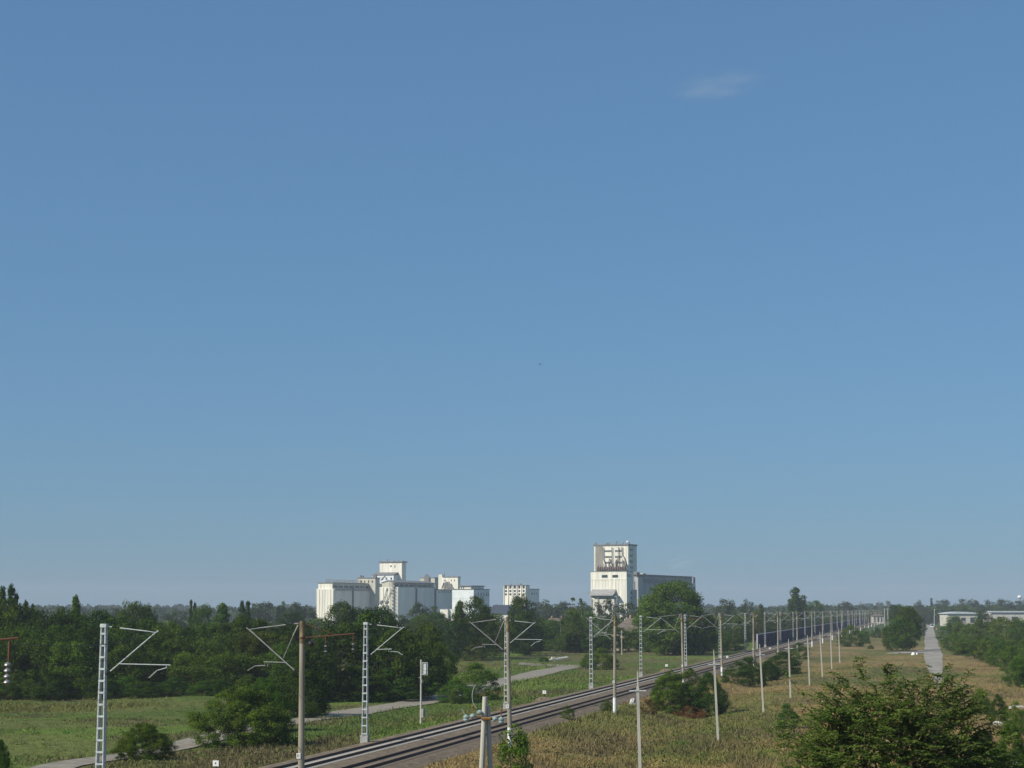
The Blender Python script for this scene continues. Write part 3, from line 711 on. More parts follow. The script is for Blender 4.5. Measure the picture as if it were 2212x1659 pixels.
# --- tower C
b = Bld('elevator_tower', 'tall pale elevator tower rising behind the left silos', 'tower building', 852, DG + 60)
xl, yr, zt, zm = b.x(650), b.y(890), b.z(148), b.z(238)
b.part(MB().box(xl, 0, 0, yr, b.z(345), zt), 'upper_wall', wall_w)
b.part(MB().box(xl - .7, .7, -.7, yr + .7, zt, zt + .7), 'roof', roof_g)
wins(b, [b.x(752)], b.z(182), 1.0, 1.2); wins(b, [b.x(788)], b.z(186), .5, 2.0)
for cx_ in (708, 770, 812, 852): m = MB(); b.part(m.box(b.x(cx_) - .35, b.x(cx_) + .35, 1, 1.8, zt + .7, zt + (2.4 if cx_ == 708 else 1.5)), 'roof_vent', pipe_m)
l0, l1 = b.x(625), b.x(815)
b.part(MB().box(l0, l1, -6, -.02, 0, b.z(262)), 'lower_block', wall_b)
b.part(MB().poly([(l0 - .4, -6.4, b.z(262)), (l1 + .4, -6.4, b.z(262)), (l1 + .4, -.03, zm), (l0 - .4, -.03, zm), (l0 - .4, -6.4, b.z(266)), (l1 + .4, -6.4, b.z(266)), (l1 + .4, -.03, b.z(262)), (l0 - .4, -.03, b.z(262))],
      [(0, 1, 2, 3), (4, 7, 6, 5), (0, 4, 5, 1), (1, 5, 6, 2), (2, 6, 7, 3), (3, 7, 4, 0)]), 'lean_to_roof', roof_g)
wins(b, [b.x(v) for v in (680, 716, 750, 795)], b.z(296), 1.1, 1.5, off=-6)
b.part(MB().tube((b.x(700), -6.3, b.z(310)), (b.x(740), -6.3, b.z(268)), .2).tube((b.x(760), -6.3, b.z(310)), (b.x(735), -6.3, b.z(275)), .2), 'conveyor_pipe', pipe_m)
# --- annex D
b = Bld('working_house', 'low pale working house with dark side wall, left of the elevator tower', 'industrial building', 612, DG + 40)
xl, yr, zt = b.x(452), b.y(652), b.z(292)
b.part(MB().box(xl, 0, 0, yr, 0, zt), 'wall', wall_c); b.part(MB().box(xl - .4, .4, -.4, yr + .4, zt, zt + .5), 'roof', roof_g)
wins(b, [b.x(v) for v in (485, 516, 551, 584)], b.z(322), .8, 1.6)
for cx_, h in ((472, 1.6), (490, 1.2), (590, 1.4), (602, 2.2), (610, 1.7)): b.part(MB().box(b.x(cx_) - .5, b.x(cx_) + .5, .6, 1.8, zt + .5, zt + .5 + h), 'roof_vent', roof_g)
# --- E and F behind the middle block
b = Bld('mill_building', 'grey-beige mill building with a cluster of roof cyclones, right of the middle silo roof', 'industrial building', 1150, DG + 120)
xl, yr, zt = b.x(1018), b.y(1188), b.z(290)
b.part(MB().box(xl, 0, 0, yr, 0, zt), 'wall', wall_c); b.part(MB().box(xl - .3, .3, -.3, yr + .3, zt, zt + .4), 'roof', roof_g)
for i, (cx_, tp_) in enumerate(((1064, 272), (1073, 256), (1083, 252), (1092, 262), (1101, 268))): b.part(MB().tube((b.x(cx_), -1, zt - 3), (b.x(cx_), -1, b.z(tp_)), .55, .4, 7), 'roof_cyclone', pipe_m)
b = Bld('mill_building', 'pale mill tower with small windows and a raised left corner, hung with pipes', 'industrial building', 1360, DG + 90)
xl, yr, zt = b.x(1182), b.y(1382), b.z(284)
b.part(MB().box(xl, 0, 0, yr, 0, zt), 'wall', wall_w); b.part(MB().box(xl + 4, .3, -.3, yr + .3, zt, zt + .5), 'roof', roof_g)
b.part(MB().box(xl, b.x(1215), .1, 4, zt + .01, b.z(258)), 'corner_turret', wall_w)
wins(b, [b.x(v) for v in (1235, 1250, 1300, 1330)], b.z(312), .5, 1.2)
m = MB()
for i in range(9):
    x0 = b.x(1222 + i * 10); m.tube((x0, -1.2, b.z(388)), (b.x(1262 + (i - 4) * 5), -1.2, b.z(322 + abs(i - 4) * 4)), .24, .24, 5)
for (a_, c_) in (((1275, 322), (1325, 388)), ((1290, 325), (1312, 388)), ((1240, 330), (1222, 388))): m.tube((b.x(a_[0]), -1.6, b.z(a_[1])), (b.x(c_[0]), -1.6, b.z(c_[1])), .35, .35, 5)
b.part(m, 'conveyor_pipe', pipe_m)
for cx_, h in ((1228, 3.0), (1280, 1.2), (1320, 1.4)): b.part(MB().tube((b.x(cx_), 1, zt), (b.x(cx_), 1, zt + h), .5, .4, 6), 'roof_vent', pipe_m)
b.part(MB().tube((b.x(1350), 1, zt), (b.x(1350), 1, zt + 4), .06, .04, 4), 'antenna', pipe_m)
# --- pale blue building G
b = Bld('grain_dryer_house', 'pale blue-white block with flat roof hut, front right of the silos', 'industrial building', 1502, DG - 60)
xl, yr, zt = b.x(1308), b.y(1645), b.z(394)
m = MB().box(xl, 0, 0, yr, 0, zt); m.box(xl - .05, -.01, -.12, 0, b.z(472), b.z(466)); b.part(m, 'wall', wall_b)
m = MB(); ribs_x(m, b.x(1380), b.x(1405), 1, 0, b.z(474), .2, .12); b.part(m, 'wall_joint', wall_c)
b.part(MB().box(xl - .3, .3, -.3, yr + .3, zt, zt + .4), 'roof', roof_g)
wins(b, [b.y(v) for v in (1545, 1570, 1594, 1616, 1636)], b.z(438), 1.3, 2.3, side=True)
p0 = b.y(1560); b.part(MB().box(-12, -4, 4, 22, zt + .41, b.z(364)), 'roof_hut', wall_w); b.part(MB().box(-12.6, -3.4, 3.2, 23, b.z(364), b.z(357)), 'hut_roof', roof_g)
wins(b, [-11, -9.6], b.z(380), .6, 1.2, off=4)
# white low tanks before it
for i, (c0, c1_, lb) in enumerate(((1268, 1197, 'left of two squat white tanks before the pale blue block'), (1330, 1272, 'right of two squat white tanks before the pale blue block'))):
    t = Bld('storage_tank', lb, 'tank', c0, DG - 150, c5, 'squat white tanks'); zz = t.z(577); ww = t.x(c1_)
    t.part(MB().frus(ww, 0, 0, 6, 0, ww + .1, -.1, .1, 5.9, zz), 'tank_body', wall_w); t.part(MB().box(ww - .1, .1, -.1, 6.1, zz, zz + .3), 'tank_rim', wall_g)
# --- white building H with 15 windows
b = Bld('mill_building', 'white block with three rows of five small square windows, standing apart', 'industrial building', 1975, DG + 60)
xl, yr, zt = b.x(1775), b.y(2008), b.z(358)
m = MB().box(xl, 0, 0, yr, 0, zt); ribs_x(m, xl + .2, -.2, 5, 0, zt, .45, .5); b.part(m, 'wall', wall_w)
b.part(MB().box(xl - .2, .2, -.6, yr, zt, zt + .35), 'roof', roof_g)
for zz, h in ((372, 2.0), (407, 1.3), (437, 1.3)): wins(b, [xl * (i + .5) / 5 for i in range(5)], b.z(zz), 1.5, h)
b.part(MB().box(-8, .01, yr + .02, b.y(2095), 0, b.z(392, yr)), 'rear_wing', wall_b); b.part(MB().box(-8.2, .3, yr + .02, b.y(2097), b.z(392, yr), b.z(392, yr) + .4), 'wing_roof', roof_g)
wins(b, [b.y(v) for v in (2030, 2052, 2075)], b.z(432, yr), 1.4, 1.6, side=True)
b.part(MB().tube((b.x(1895), 2, zt), (b.x(1888), 2, zt + 2.4), .25), 'roof_mast', pipe_m); b.part(MB().box(b.x(1905), b.x(1920), 1, 3, zt + .3, zt + 1.4), 'roof_hut', pipe_m); b.part(MB().tube((b.x(1830), 2, zt), (b.x(1830), 2, zt + 1.2), .5), 'roof_vent', pipe_m)
# arched hangar
b = Bld('hangar', 'low dark arched hangar roof left of the white windowed block', 'hangar', 1840, DG - 80)
xl = b.x(1655); zz = b.z(533); prof = [(xl, b.z(620)), (0, b.z(620))] + [(xl / 2 - xl / 2 * math.cos(a) * 1.0, b.z(565) + (zz - b.z(565)) * math.sin(a)) for a in np.linspace(0, math.pi, 11)]
b.part(MB().prism(prof, 0, 20), 'roof', mat('slate_blue_roof', (.05, .07, .11), .6, .2, 1.))
b.part(MB().prism([(xl + .5, 0), (-.5, 0), (-.5, b.z(620) - .01), (xl + .5, b.z(620) - .01)], .5, 19.5), 'wall', wall_g)

# --- right-hand elevator
b = Bld('elevator_tower', 'tallest white elevator tower with a tangle of pipes below its upper storeys, right group', 'tower building', 795, DG, c6)
xl, yr, zt, zb_ = b.x(218), b.y(905), b.z(612), 0
m = MB().box(xl, 0, 0, yr, 0, zt); 
for i in range(11): x = xl * (i + .5) / 11; m.box(x - .10, x + .10, -.14, 0, 0, b.z(745))
m.box(xl, .0, -.25, 0, b.z(742), b.z(736)); b.part(m, 'lower_block', wall_w)
b.part(MB().box(xl - .2, .2, -.2, yr + .2, zt, zt + .35), 'block_roof', mat('greenish_edge', (.22, .26, .22), .9, .2, 1.))
for c in (443, 612): b.part(MB().box(b.x(c) - 2.1, b.x(c) + 2.1, -.12, -.01, b.z(707), b.z(664)), 'window', win_m)
ux0, ux1 = b.x(245), b.x(822); zu = b.z(190); uy = 3.
b.part(MB().box(ux0, ux1 - 1.2, uy, uy + 15, zt + .36, zu), 'upper_storeys', wall_w)
b.part(MB().box(ux0 - .4, ux1 - .8, uy - .5, uy + 15.5, zu, zu + .9), 'upper_roof', roof_g)
b.part(MB().box(b.x(270), b.x(385), uy - .15, uy - .01, zt + .4, zu - .5), 'grey_panel', mat('weathered_panel', (.30, .28, .24), .9, .3, .8, stretch=(1, 1, .1)))
b.part(MB().box(b.x(262), b.x(275), uy - .3, uy - .01, zt + .4, zu), 'corner_strip', wall_c)
for (zc) in (278, 372, 465):
    for (a_, c_) in ((415, 530), (582, 695)): b.part(MB().box(b.x(a_), b.x(c_), uy - .12, uy - .01, b.z(zc + 15), b.z(zc - 15)), 'window', mat('dusty_window', (.15, .16, .155), .5, .4, .8))
for i, c in enumerate((255, 350, 445, 540)): b.part(MB().box(ux1 - 1.19, ux1 - 1.05, uy + 3, uy + 8, b.z(c + 20), b.z(c - 15)), 'window', win_m)
m = MB(); rp = random.Random(3)
def zx(cx_, cz_, dy=0): return (b.x(cx_), uy - .8 - dy, b.z(cz_))
for pth in ([(398, 215), (400, 400), (430, 480), (440, 600)], [(540, 215), (540, 500), (560, 600)], [(648, 215), (650, 340), (655, 600)], [(700, 215), (705, 345), (735, 380), (790, 560)],
            [(500, 400), (485, 470), (490, 600)], [(505, 400), (540, 520), (540, 600)], [(590, 470), (610, 420), (615, 600)], [(640, 380), (600, 470), (595, 600)], [(725, 480), (715, 420), (700, 600)], [(740, 450), (760, 600)]):
    m.path([zx(*q) for q in pth], .28, 5)
for i in range(15): c = 330 + i * 31; m.path([zx(c, 600, 1), zx(c + rp.uniform(-12, 12), 600 - rp.uniform(60, 130), .6)], .25, 5)
b.part(m, 'conveyor_pipe', mat('brownish_pipe', (.22, .19, .16), .6, .4, .6))
m = MB()
for i in range(13): c = 320 + i * 36; b.part(MB().lathe((b.x(c), 1.2, zt + .36), [(.35, 0), (.8, 1.2), (.8, 2.6), (.2, 3.4)], 8), 'cyclone', mat('rusty_grey_metal', (.17, .13, .11), .7, .4, .6))
m = MB()
for c, h in ((262, 1.6), (440, 1.2), (470, 1.4), (598, 2.0), (700, 1.2), (800, 1.3)): b.part(MB().box(b.x(c) - .4, b.x(c) + .4, uy + .5, uy + 1.6, zu + .9, zu + .9 + h), 'roof_vent', pipe_m)
for i in range(9): m.tube((ux0 + i * (ux1 - ux0) / 8.4, uy - .4, zu + .9), (ux0 + i * (ux1 - ux0) / 8.4, uy - .4, zu + 2.0), .07, .07, 4)
m.tube((ux0, uy - .4, zu + 2.0), (ux1 - 1, uy - .4, zu + 2.0), .07, .07, 4); b.part(m, 'roof_railing', pipe_m)
b.part(MB().lathe((ux1 - 2, uy + 1, zu + 1.5), [(.3, 0), (.95, .4), (1.0, 1.0), (.5, 1.6)], 10), 'white_dome', white_p)
# canopy on the front
c0, c1_ = b.x(240), b.x(625)
b.part(MB().prismx([(-.01, b.z(895)), (-.01, b.z(950)), (-5.5, b.z(1000)), (-5.5, b.z(985)), (-3, b.z(955))][::1], c0, c1_), 'canopy', mat('grey_canopy', (.33, .32, .31), .8, .2, .5))
b.part(MB().box(c0 + 1, c1_ + 2.5, -4.5, -.02, b.z(1022), b.z(1002)), 'canopy_beam', mat('teal_beam', (.16, .24, .23), .8, .2, .5))
m = MB()
for x in (c0 + 1.2, c0 + 6, c1_ - 3, c1_ + 2.3): m.box(x - .2, x + .2, -4.4, -4.0, 0, b.z(1023))
m.tube((b.x(180), -3, b.z(955)), (c0 + 1, -3, b.z(975)), .25).tube((c0 - 1, -3, b.z(940)), (b.x(300), -3, b.z(1035)), .3); b.part(m, 'canopy_frame', pipe_m)
b.part(MB().box(c0 + 1, c1_, -3.5, -.03, 0, b.z(1055)), 'loading_bay', mat('bay_wall', (.66, .64, .56), .9, .2, .4))
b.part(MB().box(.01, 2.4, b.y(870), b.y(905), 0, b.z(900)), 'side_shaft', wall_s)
m = MB()
for z_ in (930, 1010, 1080): m.box(.02, .3, b.y(858), b.y(868), b.z(z_ + 40), b.z(z_))
b.part(m, 'side_windows', win_m)
m = MB()
for c in (845,): m.box(.02, .2, b.y(c) - 1, b.y(c) + 1.5, b.z(695), b.z(655))
m.box(.02, .2, b.y(815) - .8, b.y(815) + .8, b.z(695), b.z(655)); b.part(m, 'side_windows', win_m)
# long silo behind the tower
b = Bld('grain_silo', 'long shaded grain silo row running right behind the tallest tower, partly behind the round tree', 'silo building', 905, DG + 60, c6)
yr = b.y(1850); zt = b.z(762)
m = MB().box(-14, -.3, 0, yr, 0, zt)
for i in range(26): y = yr * (i + .5) / 26; m.tube((-.9, y, 0), (-.9, y, zt - .3), yr / 54, yr / 54, 10)
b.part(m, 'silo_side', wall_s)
gy1 = b.y(1812)
b.part(MB().box(-12, 1.6, b.y(925), gy1, zt, b.z(672, 20)), 'gallery', mat('dark_gallery', (.24, .26, .27), .9, .2, .3))
b.part(MB().box(-12.5, 2.2, b.y(918), gy1 + .6, b.z(672, 20), b.z(672, 20) + .5), 'roof', mat('rusty_roof', (.26, .17, .13), .9, .3, .3))
b.part(MB().box(.9, 1.61, b.y(925), gy1, zt - .9, zt - .01), 'ledge', roof_g)
for i in range(8):
    a_ = 1030 + i * 97; b.part(MB().box(1.61, 1.75, b.y(a_), b.y(a_ + 84), b.z(728, 20), b.z(708, 20)), 'window', win_m)
b.part(MB().box(-8, -4, b.y(1140), b.y(1190), b.z(672, 20) + .5, b.z(640, 30)), 'roof_hut', wall_c)
b.part(MB().tube((-1, b.y(930), b.z(672, 20)), (-1, b.y(960), b.z(580, 5)), .3).box(-3, 1, b.y(935), b.y(985), b.z(672, 20) + .5, b.z(625, 10)), 'roof_frame', roof_g)
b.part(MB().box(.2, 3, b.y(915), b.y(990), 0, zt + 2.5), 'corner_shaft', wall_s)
# chimney
t = Bld('chimney', 'thin red and white striped chimney at the right end of the silos', 'chimney', 1880, DG + 160, c6)
z1 = t.z(700); t.part(MB().lathe((0, 0, 0), [(1.3, 0), (.75, z1)], 10), 'shaft', white_p)
for (a_, c_) in ((700, 815), (858, 920)): t.part(MB().lathe((0, 0, 0), [(.82 if a_ == 700 else .95, t.z(c_)), (.80 if a_ == 700 else .9, t.z(a_) + .1)], 10), 'red_band', mat('faded_red_paint', (.40, .10, .07), .7, .2, 1.))

# houses among the trees
tile_g = mat('old_slate_roof', (.15, .125, .105), .9, .3, 1.); cream = mat('cream_house_wall', (.72, .60, .44), .9, .2, 1.)
brick = mat('chimney_brick', (.40, .25, .18), .9, .3, 3.)
def house(px, D, w_, d_, hw, hr, label, rz=.35, wallm=cream, zoff=0):
    r_ = ray(px, 1330); X = r_.x / r_.y * D; r = empty('house', (X, D, tz(X, D) + zoff), -rz, label, 'house')
    MB().box(-w_ / 2, w_ / 2, 0, d_, 0, hw).build('wall', wallm, r)
    ro = MB().poly([(-w_ / 2 - .6, -.6, hw + .01), (w_ / 2 + .6, -.6, hw + .01), (w_ / 2 + .6, d_ + .6, hw + .01), (-w_ / 2 - .6, d_ + .6, hw + .01), (-w_ / 4, d_ / 2, hr), (w_ / 4, d_ / 2, hr)],
       [(0, 1, 5, 4), (1, 2, 5), (2, 3, 4, 5), (3, 0, 4), (3, 2, 1, 0)]).build('roof', tile_g, r)
    for x in (-w_ / 5, w_ / 6): MB().box(x, x + .6, d_ / 2 - .3, d_ / 2 + .3, hr - 1.2, hr + .9).build('chimney', brick, ro)
    for x in (-w_ * .3, 0, w_ * .3):
        wn = MB().box(x - .5, x + .5, -.05, -.01, 1.2, hw - .8).build('window', win_m, r)
    return r
house(1362, 560, 13, 10, 5.2, 9.6, 'cream house with grey hipped roof and chimneys among trees, left of the big round tree', .5)
house(1200, 760, 11, 8, 4.8, 8.6, 'small grey-roofed house half hidden in trees below the white windowed block', .1, wall_c)
house(950, 900, 14, 8, 6, 8.5, 'grey roof showing between trees under the squat white tanks', -.3, wall_c)
# warehouses at right
def ware(px0, px1, D, ytop, label, wallm, arc):
    a = ray(px0, 1330); c = ray(px1, 1330); X0, X1 = a.x / a.y * D, c.x / c.y * D; z = zat(ytop, D) - GZ; r = empty('warehouse', (X0, D, GZ), 0, label, 'warehouse'); L = X1 - X0
    MB().box(0, L, 0, 25, 0, z - 1.0).build('wall', wallm, r)
    if arc: pr = [(-1, z - .99)] + [(-1 + (L + 2) * f, z - .6 + arc * math.sin(math.pi * min(1, f * 1.0))) for f in np.linspace(0, 1, 12)] + [(L + 1, z - .99)]
    else: pr = [(-.5, z - .99), (L + .5, z - .99), (L + .5, z), (-.5, z)]
    MB().prism(pr, -1, 26).build('roof', mat('pale_metal_roof', (.55, .60, .64), .5, .2, .5), r)
    for i in range(3): MB().box(L * (.15 + .3 * i), L * (.15 + .3 * i) + L * .14, -.1, -.01, z * .25, z * .62).build('window', win_m, r)
    MB().box(L * .45, L * .58, -.12, -.01, 0, 3.8).build('door', mat('rust_door', (.30, .24, .20), .8, .3, 1.), r)
ware(2047, 2112, 1350, 1323, 'long pale warehouse with curved grey roof, right of the road', wall_c, 1.1)
ware(2140, 2240, 1350, 1320, 'pale low warehouse with dark gaps at the right edge', mat('pale_brick_wall', (.58, .55, .50), .9, .2, .3), 0)
# water tower far right
r_ = ray(2203, 1300); D = 2400; t = empty('water_tower', (r_.x / r_.y * D, D, GZ), 0, 'far water tower with a shining white ball at the right edge', 'water tower')
zt = zat(1287, D) - GZ; MB().tube((0, 0, 0), (0, 0, zt - 3), 1.2, 1.0, 8).build('shaft', pipe_m, t); MB().lathe((0, 0, zt - 4), [(1, 0), (2.6, 1.2), (3., 2.6), (2.2, 4), (.5, 4.6)], 12).build('tank', white_p, t)
# far power poles on the skyline
for i, (px, top) in enumerate(((1823, 1293), (1859, 1297), (1898.5, 1296), (2161, 1296), (1800, 1301), (1780, 1303))):
    D = 2300; r_ = ray(px, 1300); h = zat(top, D) - GZ
    r = empty('power_pylon', (r_.x / r_.y * D, D, GZ), 0, '%s hazy power pylon from the left on the right-hand skyline' % ordinal([2, 3, 4, 5, 1, 0][i]), 'pylon', 'hazy pylons on the skyline')
    m = MB().tube((-2, 0, 0), (0, 0, h), .3, .2, 4).tube((2, 0, 0), (0, 0, h), .3, .2, 4); m.build('pylon_frame', pipe_m, r)
    MB().box(-3.4, 3.4, -.2, .2, h * .86, h * .88).build('crossarm', pipe_m, r)
# building behind the far end of the fence
house(1897, 1500, 9, 8, 6.0, 7.5, 'pale trackside building beyond the end of the blue fence', 0, wall_c)

# vehicles and small things near the far road
tyre_m = mat('tyre_rubber', (.02, .02, .02), .8, .1, 5.)
def vehicle(px, py, body, label, w_=1.8, L=4.4, h=1.5, scale=1.):
    X, Y, z = gnd(px, py); r = empty('parked_car', (X, Y, GZ + .08), -PSI + .15, label, 'car', 'cars at the far end of the road'); r.scale = (scale,) * 3
    pr = [(-L / 2, .35), (L / 2, .35), (L / 2, .85), (L * .30, .95), (L * .12, h), (-L * .32, h), (-L * .48, .95), (-L / 2, .85)]
    MB().prismx(pr, -w_ / 2, w_ / 2).build('body', body, r)
    MB().prismx([(-L * .50, .97), (-L * .335, h - .08), (-L * .345, h - .08), (-L * .505, .97)], -w_ * .42, w_ * .42).build('rear_window', win_m, r)
    for sx in (-1, 1):
        for sy in (-.31, .31): MB().tube((sx * (w_ / 2 - .18), sy * L, .34), (sx * (w_ / 2 + .03), sy * L, .34), .34, .34, 12).build('wheel', tyre_m, r)
        MB().prismx([(-L * .42, .98), (L * .25, .98), (L * .10, h - .1), (-L * .30, h - .1)], sx * w_ / 2 + .005 * sx, sx * w_ / 2 + .015 * sx).build('side_window', win_m, r)
vehicle(2013, 1356, mat('car_paint_white', (.85, .85, .85), .3, .05, 1., spec=.6), 'bright white van parked at the right side of the far road', 2.1, 5.2, 2.3)
vehicle(2000, 1347, mat('car_paint_grey', (.10, .11, .13), .3, .05, 1., spec=.6), 'dark grey car on the far road')
vehicle(1992, 1346, mat('car_paint_silver', (.40, .41, .43), .3, .05, 1., spec=.6), 'silver car at the left side of the far road')
def lump(name, px, py, wpx, hpx, m, label, cat, group=None, seed=0):
    X, Y, z = gnd(px, py); w_ = wpx * Y / FPX / 2; h = hpx * Y / FPX; rr = random.Random(seed + px); o = MB(); n = 9; rings = 4; vs = []
    for k in range(rings):
        f = k / (rings - 1); rad = math.cos(f * 1.35)
        for i in range(n): a = 2 * math.pi * i / n; q = w_ * rad * rr.uniform(.8, 1.15); vs.append((q * math.cos(a), q * .7 * math.sin(a), h * math.sin(f * 1.45) * rr.uniform(.85, 1.1)))
    fs = [(k * n + i, k * n + (i + 1) % n, (k + 1) * n + (i + 1) % n, (k + 1) * n + i) for k in range(rings - 1) for i in range(n)] + [tuple((rings - 1) * n + i for i in range(n))]
    o.poly(vs, fs); ob = o.build(name, m); ob.location = (X, Y, z - .05); prop(ob, label, cat, group); return ob
lump('stone', 1973, 1415, 9, 6, white_p, 'bright white stone left of the road, larger of two', 'stone', 'white stones by the path')
lump('stone', 1981, 1414, 5, 4, white_p, 'small white stone right beside the larger one', 'stone', 'white stones by the path')
lump('covered_heap', 2096, 1405, 24, 8, mat('orange_red_sheet', (.45, .10, .05), .8, .3, 2.), 'orange-red covered heap before the green hedge on the right', 'heap')
lump('dark_heap', 2074, 1413, 28, 4, mat('dark_soil', (.045, .035, .03), .9, .3, 2.), 'flat dark soil heap on the dry grass right of the road', 'heap')
lump('stone_block', 1367, 1521, 16, 13, mat('broken_white_block', (.62, .60, .56), .9, .3, 2.), 'broken white block beside the painted pole foot', 'block')
lump('stone', 1216, 1527, 5, 3, white_p, 'tiny white stone at the edge of the track bed', 'stone')
lump('stone', 2155, 1565, 26, 8, mat('pale_rubble', (.55, .52, .46), .9, .3, 2.), 'pale rubble under the right side of the spreading tree', 'rubble', 'pale rubble patches right')
lump('stone', 2195, 1530, 40, 8, mat('pale_rubble2', (.50, .47, .42), .9, .3, 2.), 'pale rubble bank at the right edge', 'rubble', 'pale rubble patches right')
lump('stone', 2200, 1660, 30, 20, mat('pale_rubble', (.55, .52, .46)), 'pale rubble in the bottom right corner', 'rubble', 'pale rubble patches right')
# concrete slab pile in the left clearing
X, Y, z = gnd(1206, 1428); r = empty('slab_pile', (X, Y, z), .2, 'tilted pile of broken grey concrete slabs by the road bend', 'slab pile')
MB().poly([(-2.2, -1, .15), (2.4, -.6, .7), (2.3, .9, .9), (-2.1, .8, .3), (-2.2, -1, .35), (2.4, -.6, .95), (2.3, .9, 1.1), (-2.1, .8, .5)], [(0, 3, 2, 1), (4, 5, 6, 7), (0, 1, 5, 4), (1, 2, 6, 5), (2, 3, 7, 6), (3, 0, 4, 7)]).build('slab', conc_f, r)
MB().frus(-1.9, -.9, -.9, .3, 0, -1.7, -1.0, -.7, .2, 1.0).box(-3.4, -2.2, -.8, 0, 0, .35).build('slab', conc_l, r)
X, Y, z = gnd(2023, 1361); r = empty('orange_marker', (X, Y, z), 0, 'small orange marker at the right edge of the far road', 'marker'); MB().tube((0, 0, 0), (0, 0, 1.2), .35, .2, 8).build('post', mat('orange_paint', (.8, .28, .03), .6, .1, 2.), r); MB().box(-.5, .5, -.5, .5, 0, .15).build('foot', tyre_m, r)

# ------------------------------------------------------------------ vegetation
def leaf_mesh(name, P, N, size, tint, m, asp=1.6, rg=rng):
    """rhombic leaves at P facing N"""
    n = len(P); N = N / np.linalg.norm(N, axis=1, keepdims=True)
    A = np.cross(N, rg.normal(size=(n, 3))); A /= np.linalg.norm(A, axis=1, keepdims=True); B = np.cross(N, A)
    s = (size * rg.uniform(.6, 1.35, n))[:, None]
    V = np.stack([P - A * s * asp * .5, P - B * s * .5, P + A * s * asp * .5, P + B * s * .5], 1).reshape(-1, 3)
    me = bpy.data.meshes.new(name); me.vertices.add(4 * n); me.vertices.foreach_set('co', V.ravel())
    me.loops.add(4 * n); me.loops.foreach_set('vertex_index', np.arange(4 * n)); me.polygons.add(n)
    me.polygons.foreach_set('loop_start', np.arange(0, 4 * n, 4)); me.polygons.foreach_set('loop_total', np.full(n, 4)); me.update()
    a = me.attributes.new('tint', 'FLOAT', 'FACE'); a.data.foreach_set('value', np.clip(tint, 0, 1)); me.materials.append(m); return me
def profile(kind, z):
    if kind == 'round': return .5 * np.sqrt(np.clip(1 - (2 * z - 1) ** 2, 0, 1)) ** .75
    if kind == 'shrub': return .5 * np.clip(1 - z ** 2.6, 0, 1) ** .6 * (.82 + .18 * np.sin(np.pi * np.clip(z * 1.3, 0, 1)))
    if kind == 'poplar': return .5 * np.clip(np.sin(np.pi * np.clip(z, 0, 1) ** .62), 0, 1) ** .6 * (1 - .35 * z)
    if kind == 'cone': return .5 * (1 - z) ** .65 * np.clip(z * 8, 0, 1)
    if kind == 'oval': return .5 * np.sqrt(np.clip(1 - (1.9 * z - .85) ** 2, 0, 1)) ** .9
def crown(name, kind, wid, nclump, nleaf, rc, leaf, seed, m, zlo=0., inner=.25):
    """height 1, width wid"""
    rg = np.random.default_rng(seed)
    zc = rg.uniform(zlo, .97, nclump * 6); pr = profile(kind, zc) * 2; keep = rg.uniform(0, 1, len(zc)) < np.clip(pr, .08, 1); zc = zc[keep][:nclump]; k = len(zc)
    th = rg.uniform(0, 2 * np.pi, k); lob = 1 + .20 * np.sin(th * 2 + seed) + .13 * np.sin(th * 3 + zc * 5 + seed * 2)
    rr = profile(kind, zc) * wid * rg.uniform(.35, 1.0, k) ** .45 * lob
    rr = np.maximum(rr - rc * .5, 0)
    C = np.stack([rr * np.cos(th), rr * np.sin(th), zc], 1); RC = rc * rg.uniform(.55, 1.4, k); ct = rg.uniform(.1, .9, k)
    P = []; N = []; T = []
    for c, r_, t_ in zip(C, RC, ct):
        n = int(nleaf * (r_ / rc) ** 2); d = rg.normal(size=(n, 3)); d /= np.linalg.norm(d, axis=1, keepdims=True)
        d[:, 2] = np.where((d[:, 2] < -.2) & (rg.uniform(0, 1, n) < .6), -d[:, 2], d[:, 2])
        q = r_ * rg.uniform(inner, 1.12, n)[:, None] ** .6; sq = np.array([1, 1, .75])
        P.append(c + d * q * sq); N.append(d + rg.normal(size=(n, 3)) * .55 + np.array([0, 0, .25])); T.append(np.clip(t_ + rg.normal(size=n) * .22, 0, 1))
    P = np.concatenate(P); N = np.concatenate(N); T = np.concatenate(T); P[:, 2] = np.maximum(P[:, 2], .005)
    return leaf_mesh(name, P, N, leaf, T, m, rg=rg)
bark = mat('bark', (.12, .095, .07), .95, .4, 3.); bark_l = mat('pale_bark', (.28, .25, .20), .95, .3, 3.)
def trunk_mesh(name, wid, r, seed, top=.8, nb=7, m=bark, low=.25):
    rr = random.Random(seed); mb = MB(); p = Vector((0, 0, -.04)); pts = [p]
    for i in range(1, 5): pts.append(Vector((rr.uniform(-.02, .02) * i, rr.uniform(-.02, .02) * i, top * i / 4)))
    for i in range(4): mb.tube(pts[i], pts[i + 1], r * (1 - i * .22), r * (1 - (i + 1) * .22), 7, False)
    for i in range(nb):
        f = rr.uniform(low, .75); a = rr.uniform(0, 6.28); o = Vector((0, 0, top * f)); e = Vector((math.cos(a) * wid * .36, math.sin(a) * wid * .36, min(.92, top * f + rr.uniform(.12, .3)))); mid = o.lerp(e, .5) + Vector((0, 0, -.03))
        mb.tube(o, mid, r * .4, r * .28, 5, False); mb.tube(mid, e, r * .28, r * .1, 5, False)
    return mb.mesh(name, m)
L_dark = leafmat('dark_foliage', (.014, .040, .007), (.066, .120, .016))
L_mid = leafmat('mid_foliage', (.028, .074, .010), (.118, .200, .024))
L_wood = leafmat('wood_foliage', (.024, .058, .008), (.108, .170, .022))
L_yel = leafmat('yellowish_foliage', (.036, .066, .008), (.112, .155, .020))
